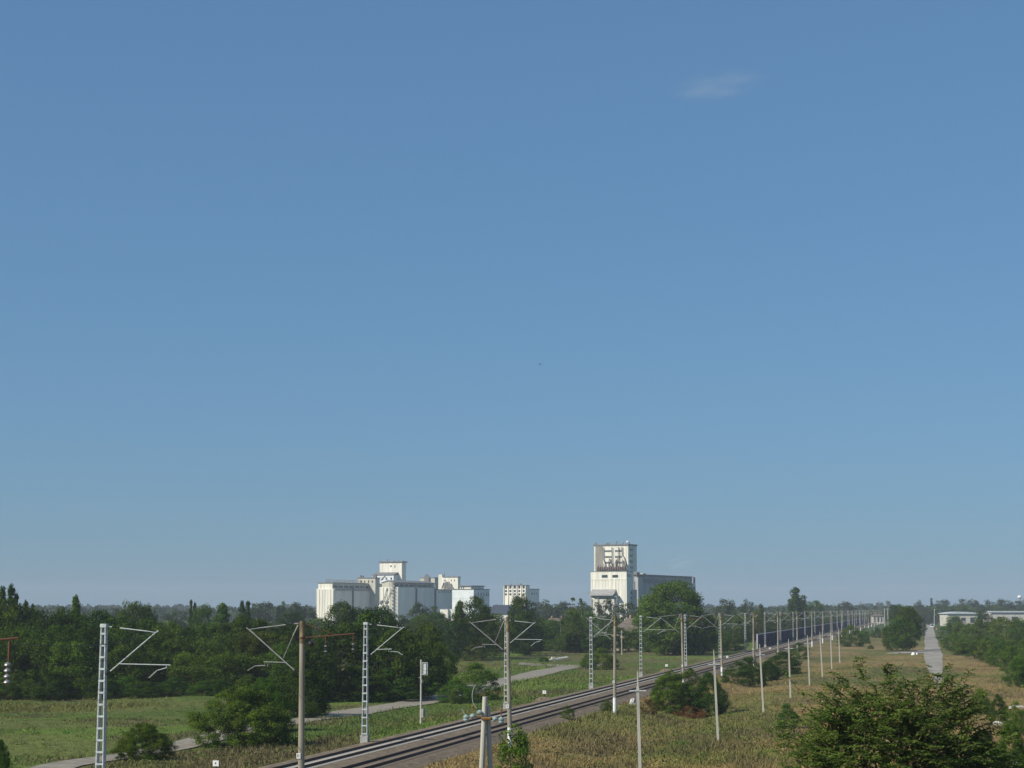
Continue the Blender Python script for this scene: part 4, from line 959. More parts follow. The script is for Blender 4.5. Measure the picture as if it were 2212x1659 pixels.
L_big = leafmat('bright_foliage', (.042, .090, .011), (.130, .200, .026))
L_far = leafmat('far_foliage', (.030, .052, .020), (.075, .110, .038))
L_dry = leafmat('dry_foliage', (.09, .06, .022), (.20, .13, .05))
L_rust = leafmat('rusty_foliage', (.10, .045, .015), (.22, .10, .035))
L_grey = leafmat('grey_green_foliage', (.07, .085, .045), (.14, .155, .09))
KINDS = {}
def kind(key, tname, pname, variants, kd, wid, ncl, nlf, rc, leaf, lm, zlo=.1, tr=.02, tt=.8, bm=bark, inner=.25):
    L = []
    for v in range(variants):
        cm = crown('crown', kd, wid, ncl, nlf, rc, leaf, hash((len(key), v, ncl)) % 9999 + v * 17 + len(KINDS) * 101, lm, zlo, inner); tm = trunk_mesh('trunk', wid, tr, v + 5, tt, m=bm)
        L.append((cm, tm))
    KINDS[key] = (tname, pname, L, wid)
#      key      object name        crown part   n  kind     wid  clumps leaves rc    leaf   material
kind('round', 'broadleaf_tree', ('crown', 'trunk'), 5, 'round', 1.05, 120, 95, .125, .021, L_wood, .05)
kind('dark', 'broadleaf_tree', ('crown', 'trunk'), 4, 'round', 1.0, 120, 95, .125, .021, L_dark, .0)
kind('yel', 'broadleaf_tree', ('crown', 'trunk'), 3, 'round', 1.0, 120, 95, .12, .021, L_yel, .0)
kind('big', 'broadleaf_tree', ('crown', 'trunk'), 1, 'oval', .92, 300, 170, .095, .0125, L_big, .0)
kind('poplar', 'poplar_tree', ('crown', 'trunk'), 3, 'poplar', .34, 170, 80, .058, .017, L_dark, .02, .012, .9)
kind('cone', 'conical_tree', ('crown', 'trunk'), 2, 'cone', .62, 170, 90, .075, .018, L_mid, .02, .014, .9)
kind('thin', 'sparse_poplar', ('crown', 'trunk'), 2, 'poplar', .22, 60, 34, .045, .020, L_yel, .1, .012, .95, bark_l)
kind('far', 'distant_tree', ('crown', 'trunk'), 3, 'round', 1.1, 80, 55, .14, .032, L_far, .0)
kind('farpop', 'distant_poplar', ('crown', 'trunk'), 2, 'poplar', .34, 60, 40, .075, .034, L_far, .0, .014, .9)
kind('shrub', 'shrub', ('foliage', 'stems'), 4, 'shrub', 1.25, 130, 130, .12, .017, L_mid, .0, .012, .6, inner=.1)
kind('shrubn', 'shrub', ('foliage', 'stems'), 3, 'shrub', 1.3, 260, 240, .095, .0125, L_mid, .0, .012, .6, inner=.1)
kind('shrubd', 'shrub', ('foliage', 'stems'), 2, 'shrub', 1.3, 170, 150, .11, .017, L_dark, .0, .012, .6, inner=.1)
kind('shruby', 'shrub', ('foliage', 'stems'), 2, 'shrub', 1.3, 130, 130, .11, .018, L_yel, .0, .012, .6, inner=.1)
kind('shrubr', 'dry_shrub', ('foliage', 'stems'), 1, 'shrub', 1.8, 90, 90, .12, .022, L_rust, .0, .012, .6, inner=.1)
kind('shrubg', 'dry_shrub', ('foliage', 'stems'), 1, 'shrub', 1.3, 90, 90, .12, .022, L_dry, .0, .012, .6, inner=.1)
CNT = {}
def plant(key, X, Y, h, w_, label, cat='tree', group=None, z=None, rz=None):
    tname, pn, L, wid = KINDS[key]; i = CNT.get(key, 0); CNT[key] = i + 1; cm, tm = L[i % len(L)]
    r = empty(tname, (X, Y, tz(X, Y) - .05 if z is None else z), (2.2 if key == 'big' else random.uniform(0, 6.28)) if rz is None else rz, label, cat, group)
    r.scale = (w_ / wid, w_ / wid, h)
    for me_, nm in ((cm, pn[0]), (tm, pn[1])):
        o = bpy.data.objects.new(nm, me_); COL.objects.link(o); o.parent = r
    return r
def plant_px(key, px, top, wpx, D, label, cat='tree', group=None, base=None):
    """D None: distance from the pixel row of the foot"""
    if D is None: X, D, z = gnd(px, base)
    if base is None and 1540 < px < 1935 and 600 < D:        # beyond the railway and its fence
        D = max(D, row_point(px, -64)[1] + 30)
    r_ = ray(px, top); X = r_.x / r_.y * D; z = tz(X, D)
    h = (zat(top, D) - z); return plant(key, X, D, h, wpx * D / FPX, label, cat, group)

kind('sap', 'sapling_tree', ('crown', 'trunk'), 1, 'oval', .55, 60, 60, .09, .018, L_mid, .3, .016, .8)
# shrubs close by
near = [('shrubn', 312, 1556, 118, 1643, 'low round green shrub right of the far-left lattice mast, by the road'),
        ('shrubn', 528, 1476, 205, 1612, 'big leafy green shrub before the wood, left of the thick pole'),
        ('shrubn', 575, 1462, 110, 1580, 'leafy shrub filling the gap behind the big green shrub, touching the thick pole'),
        ('shrubd', 655, 1430, 150, 1549, 'dark shrub behind the thick round pole beside the road'),
        ('shrubn', 0, 1590, 50, 1675, 'leafy shrub in the bottom left corner'),
        ('shrub', 1030, 1432, 112, 1512, 'round dark green shrub between signal post and lattice mast'),
        ('shrub', 985, 1465, 90, 1517, 'low shrub with a yellow patch right behind the signal post'),
        ('shruby', 985, 1487, 30, 1520, 'small yellow-green shrub at the foot of the round dark shrub'),
        ('shruby', 1022, 1392, 56, 1428, 'yellowish shrub in the clearing behind the round dark shrub'),
        ('shrub', 1300, 1400, 75, 1446, 'shrub left of the lattice mast near the road bend'),
        ('shrub', 1270, 1412, 45, 1444, 'small shrub at the right end of the road bend'),
        ('shrubn', 1447, 1447, 108, 1538, 'round leafy shrub hiding the rails, beside the nearest bare post'),
        ('shrubd', 1532, 1454, 100, 1548, 'dark right half of the shrub group below the tracks'),
        ('shruby', 1490, 1442, 96, 1528, 'yellow-green shrub topping the shrub group below the tracks'),
        ('shrubr', 1492, 1524, 72, 1552, 'rust-red dry shrub at the foot of the shrub group'),
        ('shrubd', 1612, 1420, 95, 1482, 'wide dark shrub left of the third bare post'),
        ('shrubd', 1660, 1428, 60, 1470, 'dark shrub just behind the wide shrub, by the fourth bare post'),
        ('shrub', 1726, 1388, 48, 1424, 'green shrub beside the rail bed, between bare posts'),
        ('shrubd', 1690, 1408, 104, 1458, 'dark shrub under the green shrub by the rail bed'),
        ('shrub', 1838, 1350, 66, 1397, 'dense shrub right of the farthest bare post'),
        ('shrub', 1868, 1356, 30, 1390, 'smaller shrub adjoining the dense shrub'),
        ('shrub', 1893, 1354, 30, 1378, 'little shrub in front of the two tall poles'),
        ('shrub', 1226, 1524, 34, 1556, 'small dark green bush on the embankment slope'),
        ('shrub', 1311, 1510, 32, 1537, 'small bush at the foot of the white-footed pole'),
        ('shrubg', 1400, 1508, 46, 1545, 'greyish dry weed bush before the shrub group'),
        ('shrub', 1880, 1392, 16, 1402, 'tiny bush on the dry slope near the gravel path'),
        ('shrub', 1175, 1418, 30, 1430, 'small bush left of the slab pile'),
        ('shrub', 1700, 1520, 60, 1575, 'low weed bush left of the spreading tree'),
        ('shrub', 2115, 1485, 60, 1545, 'green bush right of the spreading tree, near the pale path'),
        ('shrubd', 2155, 1500, 50, 1560, 'dark bush between the spreading tree and the right edge'),
        ('shrub', 2195, 1515, 60, 1590, 'leafy bush at the right edge below the rubble'),
        ('shrubn', 2180, 1560, 90, 1680, 'weedy bush in the bottom right corner'),
        ('shrubd', 2130, 1585, 70, 1660, 'dark bush under the right boughs of the spreading tree')]
for key, px, top, wpx, base_, lab in near:
    plant_px(key, px, top, wpx, None, lab, 'shrub', None, base_)
# sapling in front of the second concrete pole
plant_px('sap', 1110, 1556, 90, 118, 'slender leafy sapling in front of the second concrete pole, bottom centre', 'sapling')

def ordlabel(items, fmt, cat, group):
    """items: (key, px, top, wpx, D); labelled left to right"""
    items = sorted(items, key=lambda q: q[1])
    for i, (key, px, top, wpx, D) in enumerate(items):
        plant_px(key, px, top, wpx, D, fmt % ordinal(i), cat, group)
rn = random.Random(5)
# the wood behind the meadow at left: front row low, rear row high
def prof_top(px):      # top line of the left wood
    pts_ = [(-80, 1300), (0, 1290), (40, 1306), (70, 1318), (130, 1326), (200, 1322), (250, 1328), (330, 1340), (400, 1352), (470, 1342), (540, 1335), (620, 1350), (700, 1352), (760, 1340), (850, 1322), (900, 1345), (980, 1370)]
    return float(np.interp(px, [q[0] for q in pts_], [q[1] for q in pts_]))
items = []
for i in range(17): px = -70 + i * 44 + rn.uniform(-10, 10); items.append((rn.choice(['dark', 'round', 'round', 'round', 'dark', 'yel']), px, prof_top(px) + rn.uniform(55, 100), rn.uniform(95, 135), 272 + rn.uniform(-5, 14)))
ordlabel(items, '%s tree from the left in the front row of the dark wood behind the meadow', 'tree', 'trees at the edge of the dark wood')
items = []
for i in range(17): px = -80 + i * 44 + rn.uniform(-10, 10); items.append((rn.choice(['dark', 'round', 'round', 'round', 'dark', 'yel']), px, prof_top(px) + rn.uniform(18, 42), rn.uniform(90, 130), 288 + rn.uniform(-5, 14)))
ordlabel(items, '%s tree from the left in the middle row of the dark wood behind the meadow', 'tree', 'trees inside the dark wood')
items = []
for i in range(19): px = -80 + i * 41 + rn.uniform(-8, 8); items.append((rn.choice(['dark', 'round', 'dark']), px, prof_top(px) + rn.uniform(-4, 10), rn.uniform(75, 115), 312 + rn.uniform(-8, 22)))
ordlabel(items, '%s tree from the left along the top line of the dark wood', 'tree', 'trees along the top of the dark wood')
items = []
for i in range(12): px = -40 + i * 52 + rn.uniform(-12, 12); items.append((rn.choice(['shrub', 'shrubd', 'shrub']), px, 1462 + rn.uniform(-10, 14), rn.uniform(70, 110), 262 + rn.uniform(-3, 3)))
ordlabel(items, '%s bush from the left at the foot of the wood along the meadow', 'shrub', 'bushes at the foot of the wood')
# tall dark trees right of the thick pole, in shade towards the road
for key, px, top, wpx, D, lab in (('dark', 740, 1352, 150, 262, 'dark tree behind the thick pole and lattice mast, left one of the tall group'), ('dark', 815, 1330, 150, 270, 'tall dark tree behind the second lattice mast'),
        ('dark', 860, 1362, 120, 258, 'dark overhanging tree over the shaded road'), ('yel', 925, 1352, 95, 280, 'olive-green tree right of the tall dark group'), ('dark', 905, 1395, 130, 272, 'low dark tree behind the signal post'),
        ('round', 950, 1398, 80, 292, 'small green tree between signal post and round shrub'), ('shrubd', 765, 1440, 160, 254, 'dark undergrowth left of the second lattice mast'), ('shrubd', 865, 1440, 150, 256, 'dark undergrowth right of the second lattice mast'),
        ('dark', 675, 1385, 120, 252, 'dark tree showing just right of the thick pole'), ('round', 640, 1395, 100, 256, 'green tree behind the arm of the thick pole')):
    plant_px(key, px, top, wpx, D, lab, 'tree' if 'shrub' not in key else 'shrub', 'dark trees over the road')
# named skyline and middle-distance trees
sky_t = [('poplar', 25, 1258, 26, 330, 'tallest poplar at the far left edge'), ('poplar', 6, 1266, 26, 335, 'poplar cut by the left frame edge'), ('poplar', 36, 1280, 17, 335, 'short poplar leaning on the tallest left one'),
    ('poplar', 56, 1294, 20, 340, 'narrow poplar second group from the left'), ('poplar', 71, 1304, 14, 345, 'thin small poplar right of the second group'), ('cone', 164, 1287, 40, 330, 'single pointed poplar above the left wood'),
    ('round', 131, 1311, 30, 345, 'small round crown left of the single pointed poplar'), ('round', 290, 1304, 70, 420, 'broad pale crown above the far-left mast arm'), ('round', 322, 1312, 50, 425, 'second broad crown sloping right above the mast arm'),
    ('far', 258, 1317, 50, 900, 'bluish far crown left of the broad pale crown'), ('far', 378, 1320, 62, 800, 'pale hazy crown between broad and slim trees'), ('poplar', 413, 1294, 11, 520, 'slim poplar, taller of a pair left of the thick pole'),
    ('poplar', 421, 1299, 11, 525, 'slim poplar, shorter of the pair left of the thick pole'), ('round', 436, 1312, 60, 480, 'broad tree below the slim poplar pair'), ('cone', 481, 1302, 52, 470, 'pyramid-shaped tree left of the twin poplars'),
    ('poplar', 523, 1297, 17, 500, 'left one of the dark twin poplars'), ('poplar', 536, 1297, 17, 500, 'right one of the dark twin poplars'), ('dark', 520, 1335, 80, 470, 'dark broad tree under the twin poplars'),
    ('far', 566, 1303, 80, 900, 'pale hazy wood crown right of the twin poplars'), ('farpop', 603, 1298, 13, 850, 'pale narrow poplar above the thick pole arm'), ('farpop', 612, 1301, 12, 850, 'thin reddish poplar beside the pale narrow one'),
    ('far', 635, 1305, 55, 850, 'hazy crown left of the first silo'), ('far', 665, 1311, 50, 850, 'hazy crown touching the first silo end wall'), ('dark', 738, 1303, 78, 420, 'dark tree before the left silo end'),
    ('dark', 765, 1312, 60, 430, 'lower dark tree right of the one before the silo'), ('dark', 818, 1313, 80, 400, 'dark rounded tree under the white tanks'), ('round', 788, 1335, 70, 380, 'green tree below the dark rounded one'),
    ('far', 900, 1304, 45, 760, 'tree before the middle silo, taller of two'), ('far', 932, 1312, 45, 760, 'tree before the middle silo, lower of two'), ('round', 915, 1335, 80, 600, 'low broad tree below the two before the middle silo'),
    ('cone', 994, 1298, 42, 470, 'pointed tree before the squat white tanks'), ('dark', 985, 1330, 62, 450, 'dark ivy-thick tree under the pointed one'), ('dark', 1033, 1291, 62, 480, 'large dark crown before the pale blue block'),
    ('dark', 1040, 1325, 72, 460, 'dark lower crown left of the second concrete pole'), ('dark', 1126, 1290, 62, 520, 'large dark crown before the white windowed block'), ('dark', 1135, 1325, 84, 500, 'dark spreading crown right of the second concrete pole'),
    ('round', 1080, 1345, 70, 470, 'green crown behind the third lattice mast'), ('far', 1178, 1300, 66, 1000, 'hazy crown right of the white windowed block'), ('far', 1215, 1302, 60, 1000, 'hazy crown between windowed block and the tall tower'),
    ('far', 1262, 1303, 50, 1000, 'hazy crown just left of the tall tower'), ('thin', 1237, 1288, 24, 540, 'sparse yellowish poplar, left of two, before the tall tower'), ('thin', 1254, 1291, 20, 545, 'sparse yellowish poplar, right of two, before the tall tower'),
    ('thin', 1215, 1318, 18, 540, 'bare thin poplar left of the two sparse ones'), ('round', 1240, 1322, 50, 530, 'bushy lower growth round the two sparse poplars'),
    ('far', 1309, 1294, 50, 900, 'tree before the loading canopy of the tall tower'), ('far', 1350, 1304, 60, 880, 'tree before the foot of the tall tower, right side'), ('dark', 1385, 1308, 40, 800, 'reddish-dark tree between tower and big round tree'),
    ('big', 1455, 1256, 172, 505, 'big round bright green tree in front of the long silo'), ('dark', 1520, 1330, 60, 520, 'dark tree behind the right side of the big round tree'), ('round', 1415, 1310, 60, 530, 'bright crown at the left foot of the big round tree'),
    ('far', 1566, 1298, 50, 900, 'broad crown right of the big round tree'), ('far', 1611, 1299, 40, 950, 'domed crown in the haze between big tree and poplar'), ('farpop', 1643, 1294, 12, 900, 'small narrow poplar on the skyline left of the tall one'),
    ('poplar', 1718, 1267, 31, 800, 'tall thick dark poplar standing out above the mast tops'), ('farpop', 1735, 1288, 20, 900, 'hazy poplar leaning behind the tall thick one'), ('round', 1757, 1299, 46, 820, 'bright rounded crown right of the tall thick poplar'),
    ('far', 1822, 1302, 60, 1500, 'hazy pale crown above the fence middle'), ('far', 1875, 1305, 50, 1700, 'hazy round crown left of three small poplars'), ('farpop', 1896, 1296, 10, 1700, 'first of three small poplars on the skyline'),
    ('farpop', 1905, 1302, 8, 1700, 'second and smallest of three small poplars'), ('farpop', 1918, 1293, 12, 1700, 'third and tallest of three small poplars'), ('dark', 1940, 1308, 50, 900, 'dark crown behind the two tall concrete poles'),
    ('far', 1984, 1299, 26, 1800, 'hazy crown above the road end'), ('farpop', 2012, 1293, 8, 1800, 'small spiky poplar right of the road end'), ('far', 2038, 1297, 50, 1700, 'hazy crown above the first warehouse'),
    ('far', 2085, 1296, 46, 1700, 'hazy crown above the curved warehouse roof'), ('dark', 2124, 1319, 46, 1000, 'dark crown hiding the gap between the two warehouses'), ('round', 2060, 1331, 40, 950, 'green crown covering the left end of the curved warehouse'), ('farpop', 2109, 1290, 12, 1700, 'small poplar between the two warehouses'), ('far', 2130, 1299, 46, 1600, 'dark hazy crown left of the second warehouse'),
    ('far', 2164, 1296, 44, 1600, 'broad hazy crown above the second warehouse'), ('far', 2192, 1300, 40, 1600, 'hazy crown left of the water tower'), ('far', 2212, 1297, 30, 1600, 'hazy crown cut by the right edge'),
    ('round', 1962, 1313, 50, 560, 'tree left of the far road, upper dark crown'), ('yel', 1926, 1352, 54, 560, 'low olive tree leftmost of the clump beside the far road'), ('round', 1950, 1338, 74, 545, 'olive tree left of the far road, spreading low')]
for key, px, top, wpx, D, lab in sky_t: plant_px(key, px, top, wpx * (1.4 if key in ('poplar', 'cone', 'farpop') else 1), D, lab, 'tree')
# middle wood between the clearing and the silos
items = []
for i in range(26): px = 960 + i * 25 + rn.uniform(-10, 10); items.append((rn.choice(['dark', 'round', 'yel', 'round']), px, rn.uniform(1352, 1378), rn.uniform(45, 75), 530 + rn.uniform(-8, 30)))
ordlabel(items, '%s low tree from the left in the green belt behind the clearing and line posts', 'tree', 'low trees of the green belt')
items = []
for i in range(24): px = 560 + i * 42 + rn.uniform(-14, 14); items.append((rn.choice(['dark', 'round', 'far']), px, rn.uniform(1322, 1345), rn.uniform(55, 90), 640 + rn.uniform(-30, 80)))
ordlabel(items, '%s tree from the left in the middle wood below the silos', 'tree', 'trees of the middle wood')
items = []
for i in range(24): px = 1560 + i * 18 + rn.uniform(-8, 8); items.append((rn.choice(['far', 'round', 'yel', 'far']), px, rn.uniform(1320, 1334), rn.uniform(35, 60), 760 + rn.uniform(-30, 160)))
ordlabel(items, '%s tree from the left in the green belt behind the blue fence', 'tree', 'trees behind the blue fence')
items = []
for i in range(8): px = 1590 + i * 17 + rn.uniform(-6, 6); items.append((rn.choice(['shrub', 'shruby', 'shrubd']), px, rn.uniform(1345, 1358), rn.uniform(30, 50), 640 + rn.uniform(-10, 20)))
ordlabel(items, '%s shrub from the left in the scrub behind the start of the blue fence', 'shrub', 'scrub behind the blue fence')
items = []
for i in range(22): px = 1960 + i * 14 + rn.uniform(-6, 6); items.append((rn.choice(['far', 'dark', 'round']), px, rn.uniform(1308, 1318), rn.uniform(30, 55), 1500 + rn.uniform(-60, 90)))
ordlabel(items, '%s tree from the left in the far green line above the warehouses', 'tree', 'far trees behind the warehouses')
# hedge on the right of the road
items = []
for i in range(9): px = 2056 + i * 22 + rn.uniform(-4, 4); items.append((rn.choice(['round', 'shrub', 'yel']), px, rn.uniform(1331, 1345), rn.uniform(45, 62), 700 - i * 18))
ordlabel(items, '%s bush from the left in the rear row of the thicket right of the road', 'shrub', 'thicket right of the road, rear row')
items = []
for i in range(8): px = 2062 + i * 25 + rn.uniform(-4, 4); items.append((rn.choice(['shrub', 'shruby', 'round', 'shrub']), px, rn.uniform(1358, 1372) + i * 1.5, rn.uniform(50, 70), 560 - i * 22))
ordlabel(items, '%s bush from the left in the middle row of the thicket right of the road', 'shrub', 'thicket right of the road, middle row')
items = []
for i in range(7): px = 2078 + i * 26; items.append((rn.choice(['shrub', 'shrub', 'round']), px, 1378 + i * 3.5 + rn.uniform(-4, 4), rn.uniform(55, 72), 500 - i * 32))
ordlabel(items, '%s bush from the left in the front row of the thicket right of the road', 'shrub', 'thicket right of the road, front row')
plant_px('shrub', 2200, 1420, 66, 300, 'dark bush at the right edge beside the pale grass bank', 'shrub')
# far woods that read as one mass
def far_wood(D0, D1, px0, px1, top, n, name):
    rg = np.random.default_rng(int(D0)); P = []; N = []; T = []
    for i in range(n):
        px = rg.uniform(px0, px1); D = rg.uniform(D0, D1); r_ = ray(px, 1310); X = r_.x / r_.y * D
        h = (zat(top, D) - GZ) * rg.uniform(.72, 1.04); w_ = rg.uniform(5, 11) ; k = 110; d = rg.normal(size=(k, 3)); d /= np.linalg.norm(d, axis=1, keepdims=True)
        P.append(np.array([X, D, GZ + h * .55]) + d * np.array([w_, w_, h * .46]) * rg.uniform(.7, 1.05, (k, 1))); N.append(d + rg.normal(size=(k, 3)) * .4); T.append(np.clip(rg.uniform(.2, .8) + rg.normal(size=k) * .2, 0, 1))
    o = bpy.data.objects.new(name, leaf_mesh(name, np.concatenate(P), np.concatenate(N), 1.9 * D0 / 1500, np.concatenate(T), L_far)); COL.objects.link(o)
    return prop(o, 'far-off hazy wood along the horizon', 'wood', None, 'stuff')
far_wood(1500, 1900, -300, 2500, 1309, 420, 'distant_wood')
far_wood(2500, 3400, -300, 2500, 1306, 420, 'distant_wood')

# ------------------------------------------------------------------ spreading acacia in the right foreground
def acacia():
    D = 60.; X = pt(1930, 1600, D).x; z0 = tz(X, D); r = empty('acacia_tree', (X, D, z0), 0, 'large feathery tree with brown seed pods spreading in the right foreground', 'tree')
    rr = random.Random(12); rg = np.random.default_rng(12); tk = MB()
    H = zat(1446, D) - z0; hub = Vector((0, 0, 3.4))
    tk.tube((0, 0, -.4), (0, 0, 3.6), .2, .15, 9, False)
    C0 = Vector((0, 0, H - 3.45)); RX, RZ = 3.4, 3.15; ends = []
    for k in range(26):            # boughs reach the rounded crown all round
        a = k * 2.39996; el = math.asin(min(1, .02 + .98 * (k + .5) / 26)); dr = Vector((math.cos(a) * math.cos(el) * RX, math.sin(a) * math.cos(el) * RX, math.sin(el) * RZ)) * rr.uniform(.72, .95)
        e = C0 + dr; m_ = hub.lerp(e, .5) + Vector((0, 0, .25)); tk.tube(hub, m_, .09, .05, 6, False); tk.tube(m_, e, .05, .012, 5, False); ends.append((m_, e))
    P = []; N = []; T = []; Q = []
    ntw = 1750
    for i in range(ntw):           # feathery sprays over the crown's rounded surface
        a = rr.uniform(0, 6.283); sz = rr.uniform(-.55, 1.) ; cz = math.sqrt(max(0, 1 - sz * sz)); q = rr.uniform(.5, .95) * (1 + .13 * math.sin(a * 3 + 1) + .10 * math.sin(a * 5 + sz * 4) + .08 * math.sin(sz * 9 + a * 2))
        b0 = C0 + Vector((math.cos(a) * cz * RX, math.sin(a) * cz * RX, sz * RZ)) * q
        out = (b0 - C0).normalized(); out.z *= .7
        d = (out + Vector((rr.gauss(0, .42), rr.gauss(0, .42), rr.gauss(.15, .25)))).normalized(); L = rr.uniform(.45, 1.0)
        if i % 30 == 0 and sz > .45:      # a few long airy shoots stand out of the crown
            L = rr.uniform(1.3, 2.0); d = (d + Vector((0, 0, .55))).normalized()
        elif b0.z + d.z * L > H + .25: L *= .5
        tip = b0 + d * L + Vector((0, 0, -.12 * L)); md = b0.lerp(tip, .55) + Vector((0, 0, .06)); tk.tube(b0, md, .012, .008, 4, False); tk.tube(md, tip, .008, .004, 3, False)
        tw = rr.uniform(.1, .9); side = d.cross(Vector((0, 0, 1))); side = side.normalized() if side.length > .05 else Vector((1, 0, 0))
        for j in range(15):
            g_ = (j + 1) / 15; c0 = (b0.lerp(md, g_ / .55) if g_ < .55 else md.lerp(tip, (g_ - .55) / .45)); sd_ = 1 if j % 2 else -1; fd = (side * sd_ * .9 + d * .5 + Vector((0, 0, rr.gauss(-.05, .25)))).normalized(); fl = rr.uniform(.16, .30)
            for k in range(6):
                c = c0 + fd * fl * (k + .6) / 6 + Vector((0, 0, -.06 * (k / 6) ** 2)); P.append(tuple(c)); N.append((rr.gauss(0, .45), rr.gauss(0, .45), 1)); T.append(tw + rr.gauss(0, .12))
        if rr.random() < .30:
            cc = b0.lerp(tip, rr.uniform(.5, .95))
            for _ in range(rr.randint(4, 9)): Q.append(tuple(cc + Vector((rr.gauss(0, .07), rr.gauss(0, .07), -.10 + rr.gauss(0, .07)))))
    tk.build('trunk', bark, r)
    o = bpy.data.objects.new('crown', leaf_mesh('crown', np.array(P), np.array(N), .054, np.array(T), leafmat('acacia_leaf', (.062, .108, .018), (.190, .235, .052), .45), 1.9, rg)); COL.objects.link(o); o.parent = r
    o = bpy.data.objects.new('seed_pods', leaf_mesh('seed_pods', np.array(Q), rg.normal(size=(len(Q), 3)) * [1, 1, .2], .07, rg.uniform(0, 1, len(Q)), leafmat('pod_brown', (.20, .13, .06), (.42, .31, .17), .2), 1.9, rg)); COL.objects.link(o); o.parent = r; o['kind'] = 'stuff'
acacia()

# ------------------------------------------------------------------ grass and weeds: stuff
def weeds(name, n, D0, D1, pw, hmul, wb, seed, label):
    rg = np.random.default_rng(seed); u = rg.uniform(0, 1, n); D = (D0 ** (1 - pw) + u * (D1 ** (1 - pw) - D0 ** (1 - pw))) ** (1 / (1 - pw))
    X = D * rg.uniform(-.34, .33, n); t = X * CP - D * SP
    keep = ((t < -49.8) | (t > -37.3)) & ~((t > -.2) & (t < 3.6) & (D > 460)) & ~((t > .9) & (t < 2.4) & (D > 330))
    road = np.zeros(n, bool)
    for (ax, ay), (bx, by) in zip(cl[:-1], cl[1:]):
        dx, dy = bx - ax, by - ay; f = np.clip(((X - ax) * dx + (D - ay) * dy) / (dx * dx + dy * dy), 0, 1); road |= np.hypot(X - ax - f * dx, D - ay - f * dy) < 2.7
    keep &= ~road; X = X[keep]; D = D[keep]; n = len(X)
    c, h = ground_cols(X, D); z = terrain(X, D); h = h * hmul * rg.uniform(.4, 1.5, n); t = X * CP - D * SP
    h = np.where(np.abs(t + 49) < 3, h * .5, h)
    h = h * (1 - .45 * sst(8, 30, X) * sst(190, 240, D))
    a = rg.uniform(0, np.pi, n); w_ = wb * rg.uniform(.5, 1.4, n) * (D / 160) ** .5
    P0 = np.stack([X - np.cos(a) * w_, D - np.sin(a) * w_, z - .05], 1); P1 = np.stack([X + np.cos(a) * w_, D + np.sin(a) * w_, z - .05], 1)
    P2 = np.stack([X + rg.normal(size=n) * .55 * h, D + rg.normal(size=n) * .55 * h, z + h], 1)
    V = np.stack([P0, P1, P2], 1).reshape(-1, 3)
    me = bpy.data.meshes.new(name); me.vertices.add(3 * n); me.vertices.foreach_set('co', V.ravel()); me.loops.add(3 * n); me.loops.foreach_set('vertex_index', np.arange(3 * n))
    me.polygons.add(n); me.polygons.foreach_set('loop_start', np.arange(0, 3 * n, 3)); me.polygons.foreach_set('loop_total', np.full(n, 3)); me.update()
    tone = rg.uniform(.85, 1.18, (n, 1)); straw = (rg.uniform(0, 1, n) < .05)[:, None]; c = c * tone; c = np.where(straw, arr(.19, .155, .075) * tone, c)
    at = me.attributes.new('blade', 'FLOAT_COLOR', 'FACE'); at.data.foreach_set('color', np.concatenate([c, np.ones((n, 1))], 1).ravel())
    me.materials.append(BLADE); o = bpy.data.objects.new(name, me); COL.objects.link(o); prop(o, label, 'grass', None, 'stuff')
BLADE = attrmat('grass_blade', 'blade', .9, .3, .3, trans=.3)
weeds('grass', 420000, 100, 420, 1.2, .5, .05, 3, 'wild grass and weeds, dry and green, over the whole ground')
def weed_clumps(name, ncl, D0, D1, seed, label, green=1.):
    rg = np.random.default_rng(seed); D = D0 * (D1 / D0) ** rg.uniform(0, 1, ncl); X = D * rg.uniform(-.34, .33, ncl); t = X * CP - D * SP
    keep = ((t < -50.6) | (t > -36.4)) & ~((t > -.8) & (t < 4.6) & (D > 460)) & ~((t > .5) & (t < 2.9) & (D > 330)) & (fbm(X, D, 11, 61) > .40)
    for (ax, ay), (bx, by) in zip(cl[:-1], cl[1:]):
        dx, dy = bx - ax, by - ay; f = np.clip(((X - ax) * dx + (D - ay) * dy) / (dx * dx + dy * dy), 0, 1); keep &= ~(np.hypot(X - ax - f * dx, D - ay - f * dy) < 3.4)
    mead = (t < -70) & (D < 262); keep &= ~(mead & (rg.uniform(0, 1, ncl) < .8)); X = X[keep]; D = D[keep]; n = len(X)
    c, _ = ground_cols(X, D); z = terrain(X, D); rad = rg.uniform(.25, .8, n) * (1 + D / 600); hh = rg.uniform(.25, .7, n) * rad * 1.3; K = 46
    d = rg.normal(size=(n, K, 3)); d /= np.linalg.norm(d, axis=2, keepdims=True); d[..., 2] = np.abs(d[..., 2]); q = rg.uniform(.35, 1., (n, K, 1)) ** .5
    P = np.stack([X, D, z], 1)[:, None, :] + d * q * np.stack([rad, rad, hh], 1)[:, None, :]; N = d + rg.normal(size=(n, K, 3)) * .5
    P = P.reshape(-1, 3); N = N.reshape(-1, 3); o = bpy.data.objects.new(name, leaf_mesh(name, P, N, .10, np.zeros(len(P)), BLADE, 1.7, rg)); COL.objects.link(o)
    tone = (rg.uniform(.85, 1.15, (n, 1)) * np.where(rg.uniform(0, 1, (n, 1)) < .22, arr(.6, .95, .6), arr(1., 1., 1.)))[:, None, :] * rg.uniform(.85, 1.15, (n, K, 1)) * c[:, None, :]
    at = o.data.attributes.new('blade', 'FLOAT_COLOR', 'FACE'); at.data.foreach_set('color', np.concatenate([tone.reshape(-1, 3), np.ones((n * K, 1))], 1).ravel()); prop(o, label, 'weeds', None, 'stuff')
weed_clumps('low_weeds', 6500, 105, 520, 4, 'low weed clumps standing in the grass')

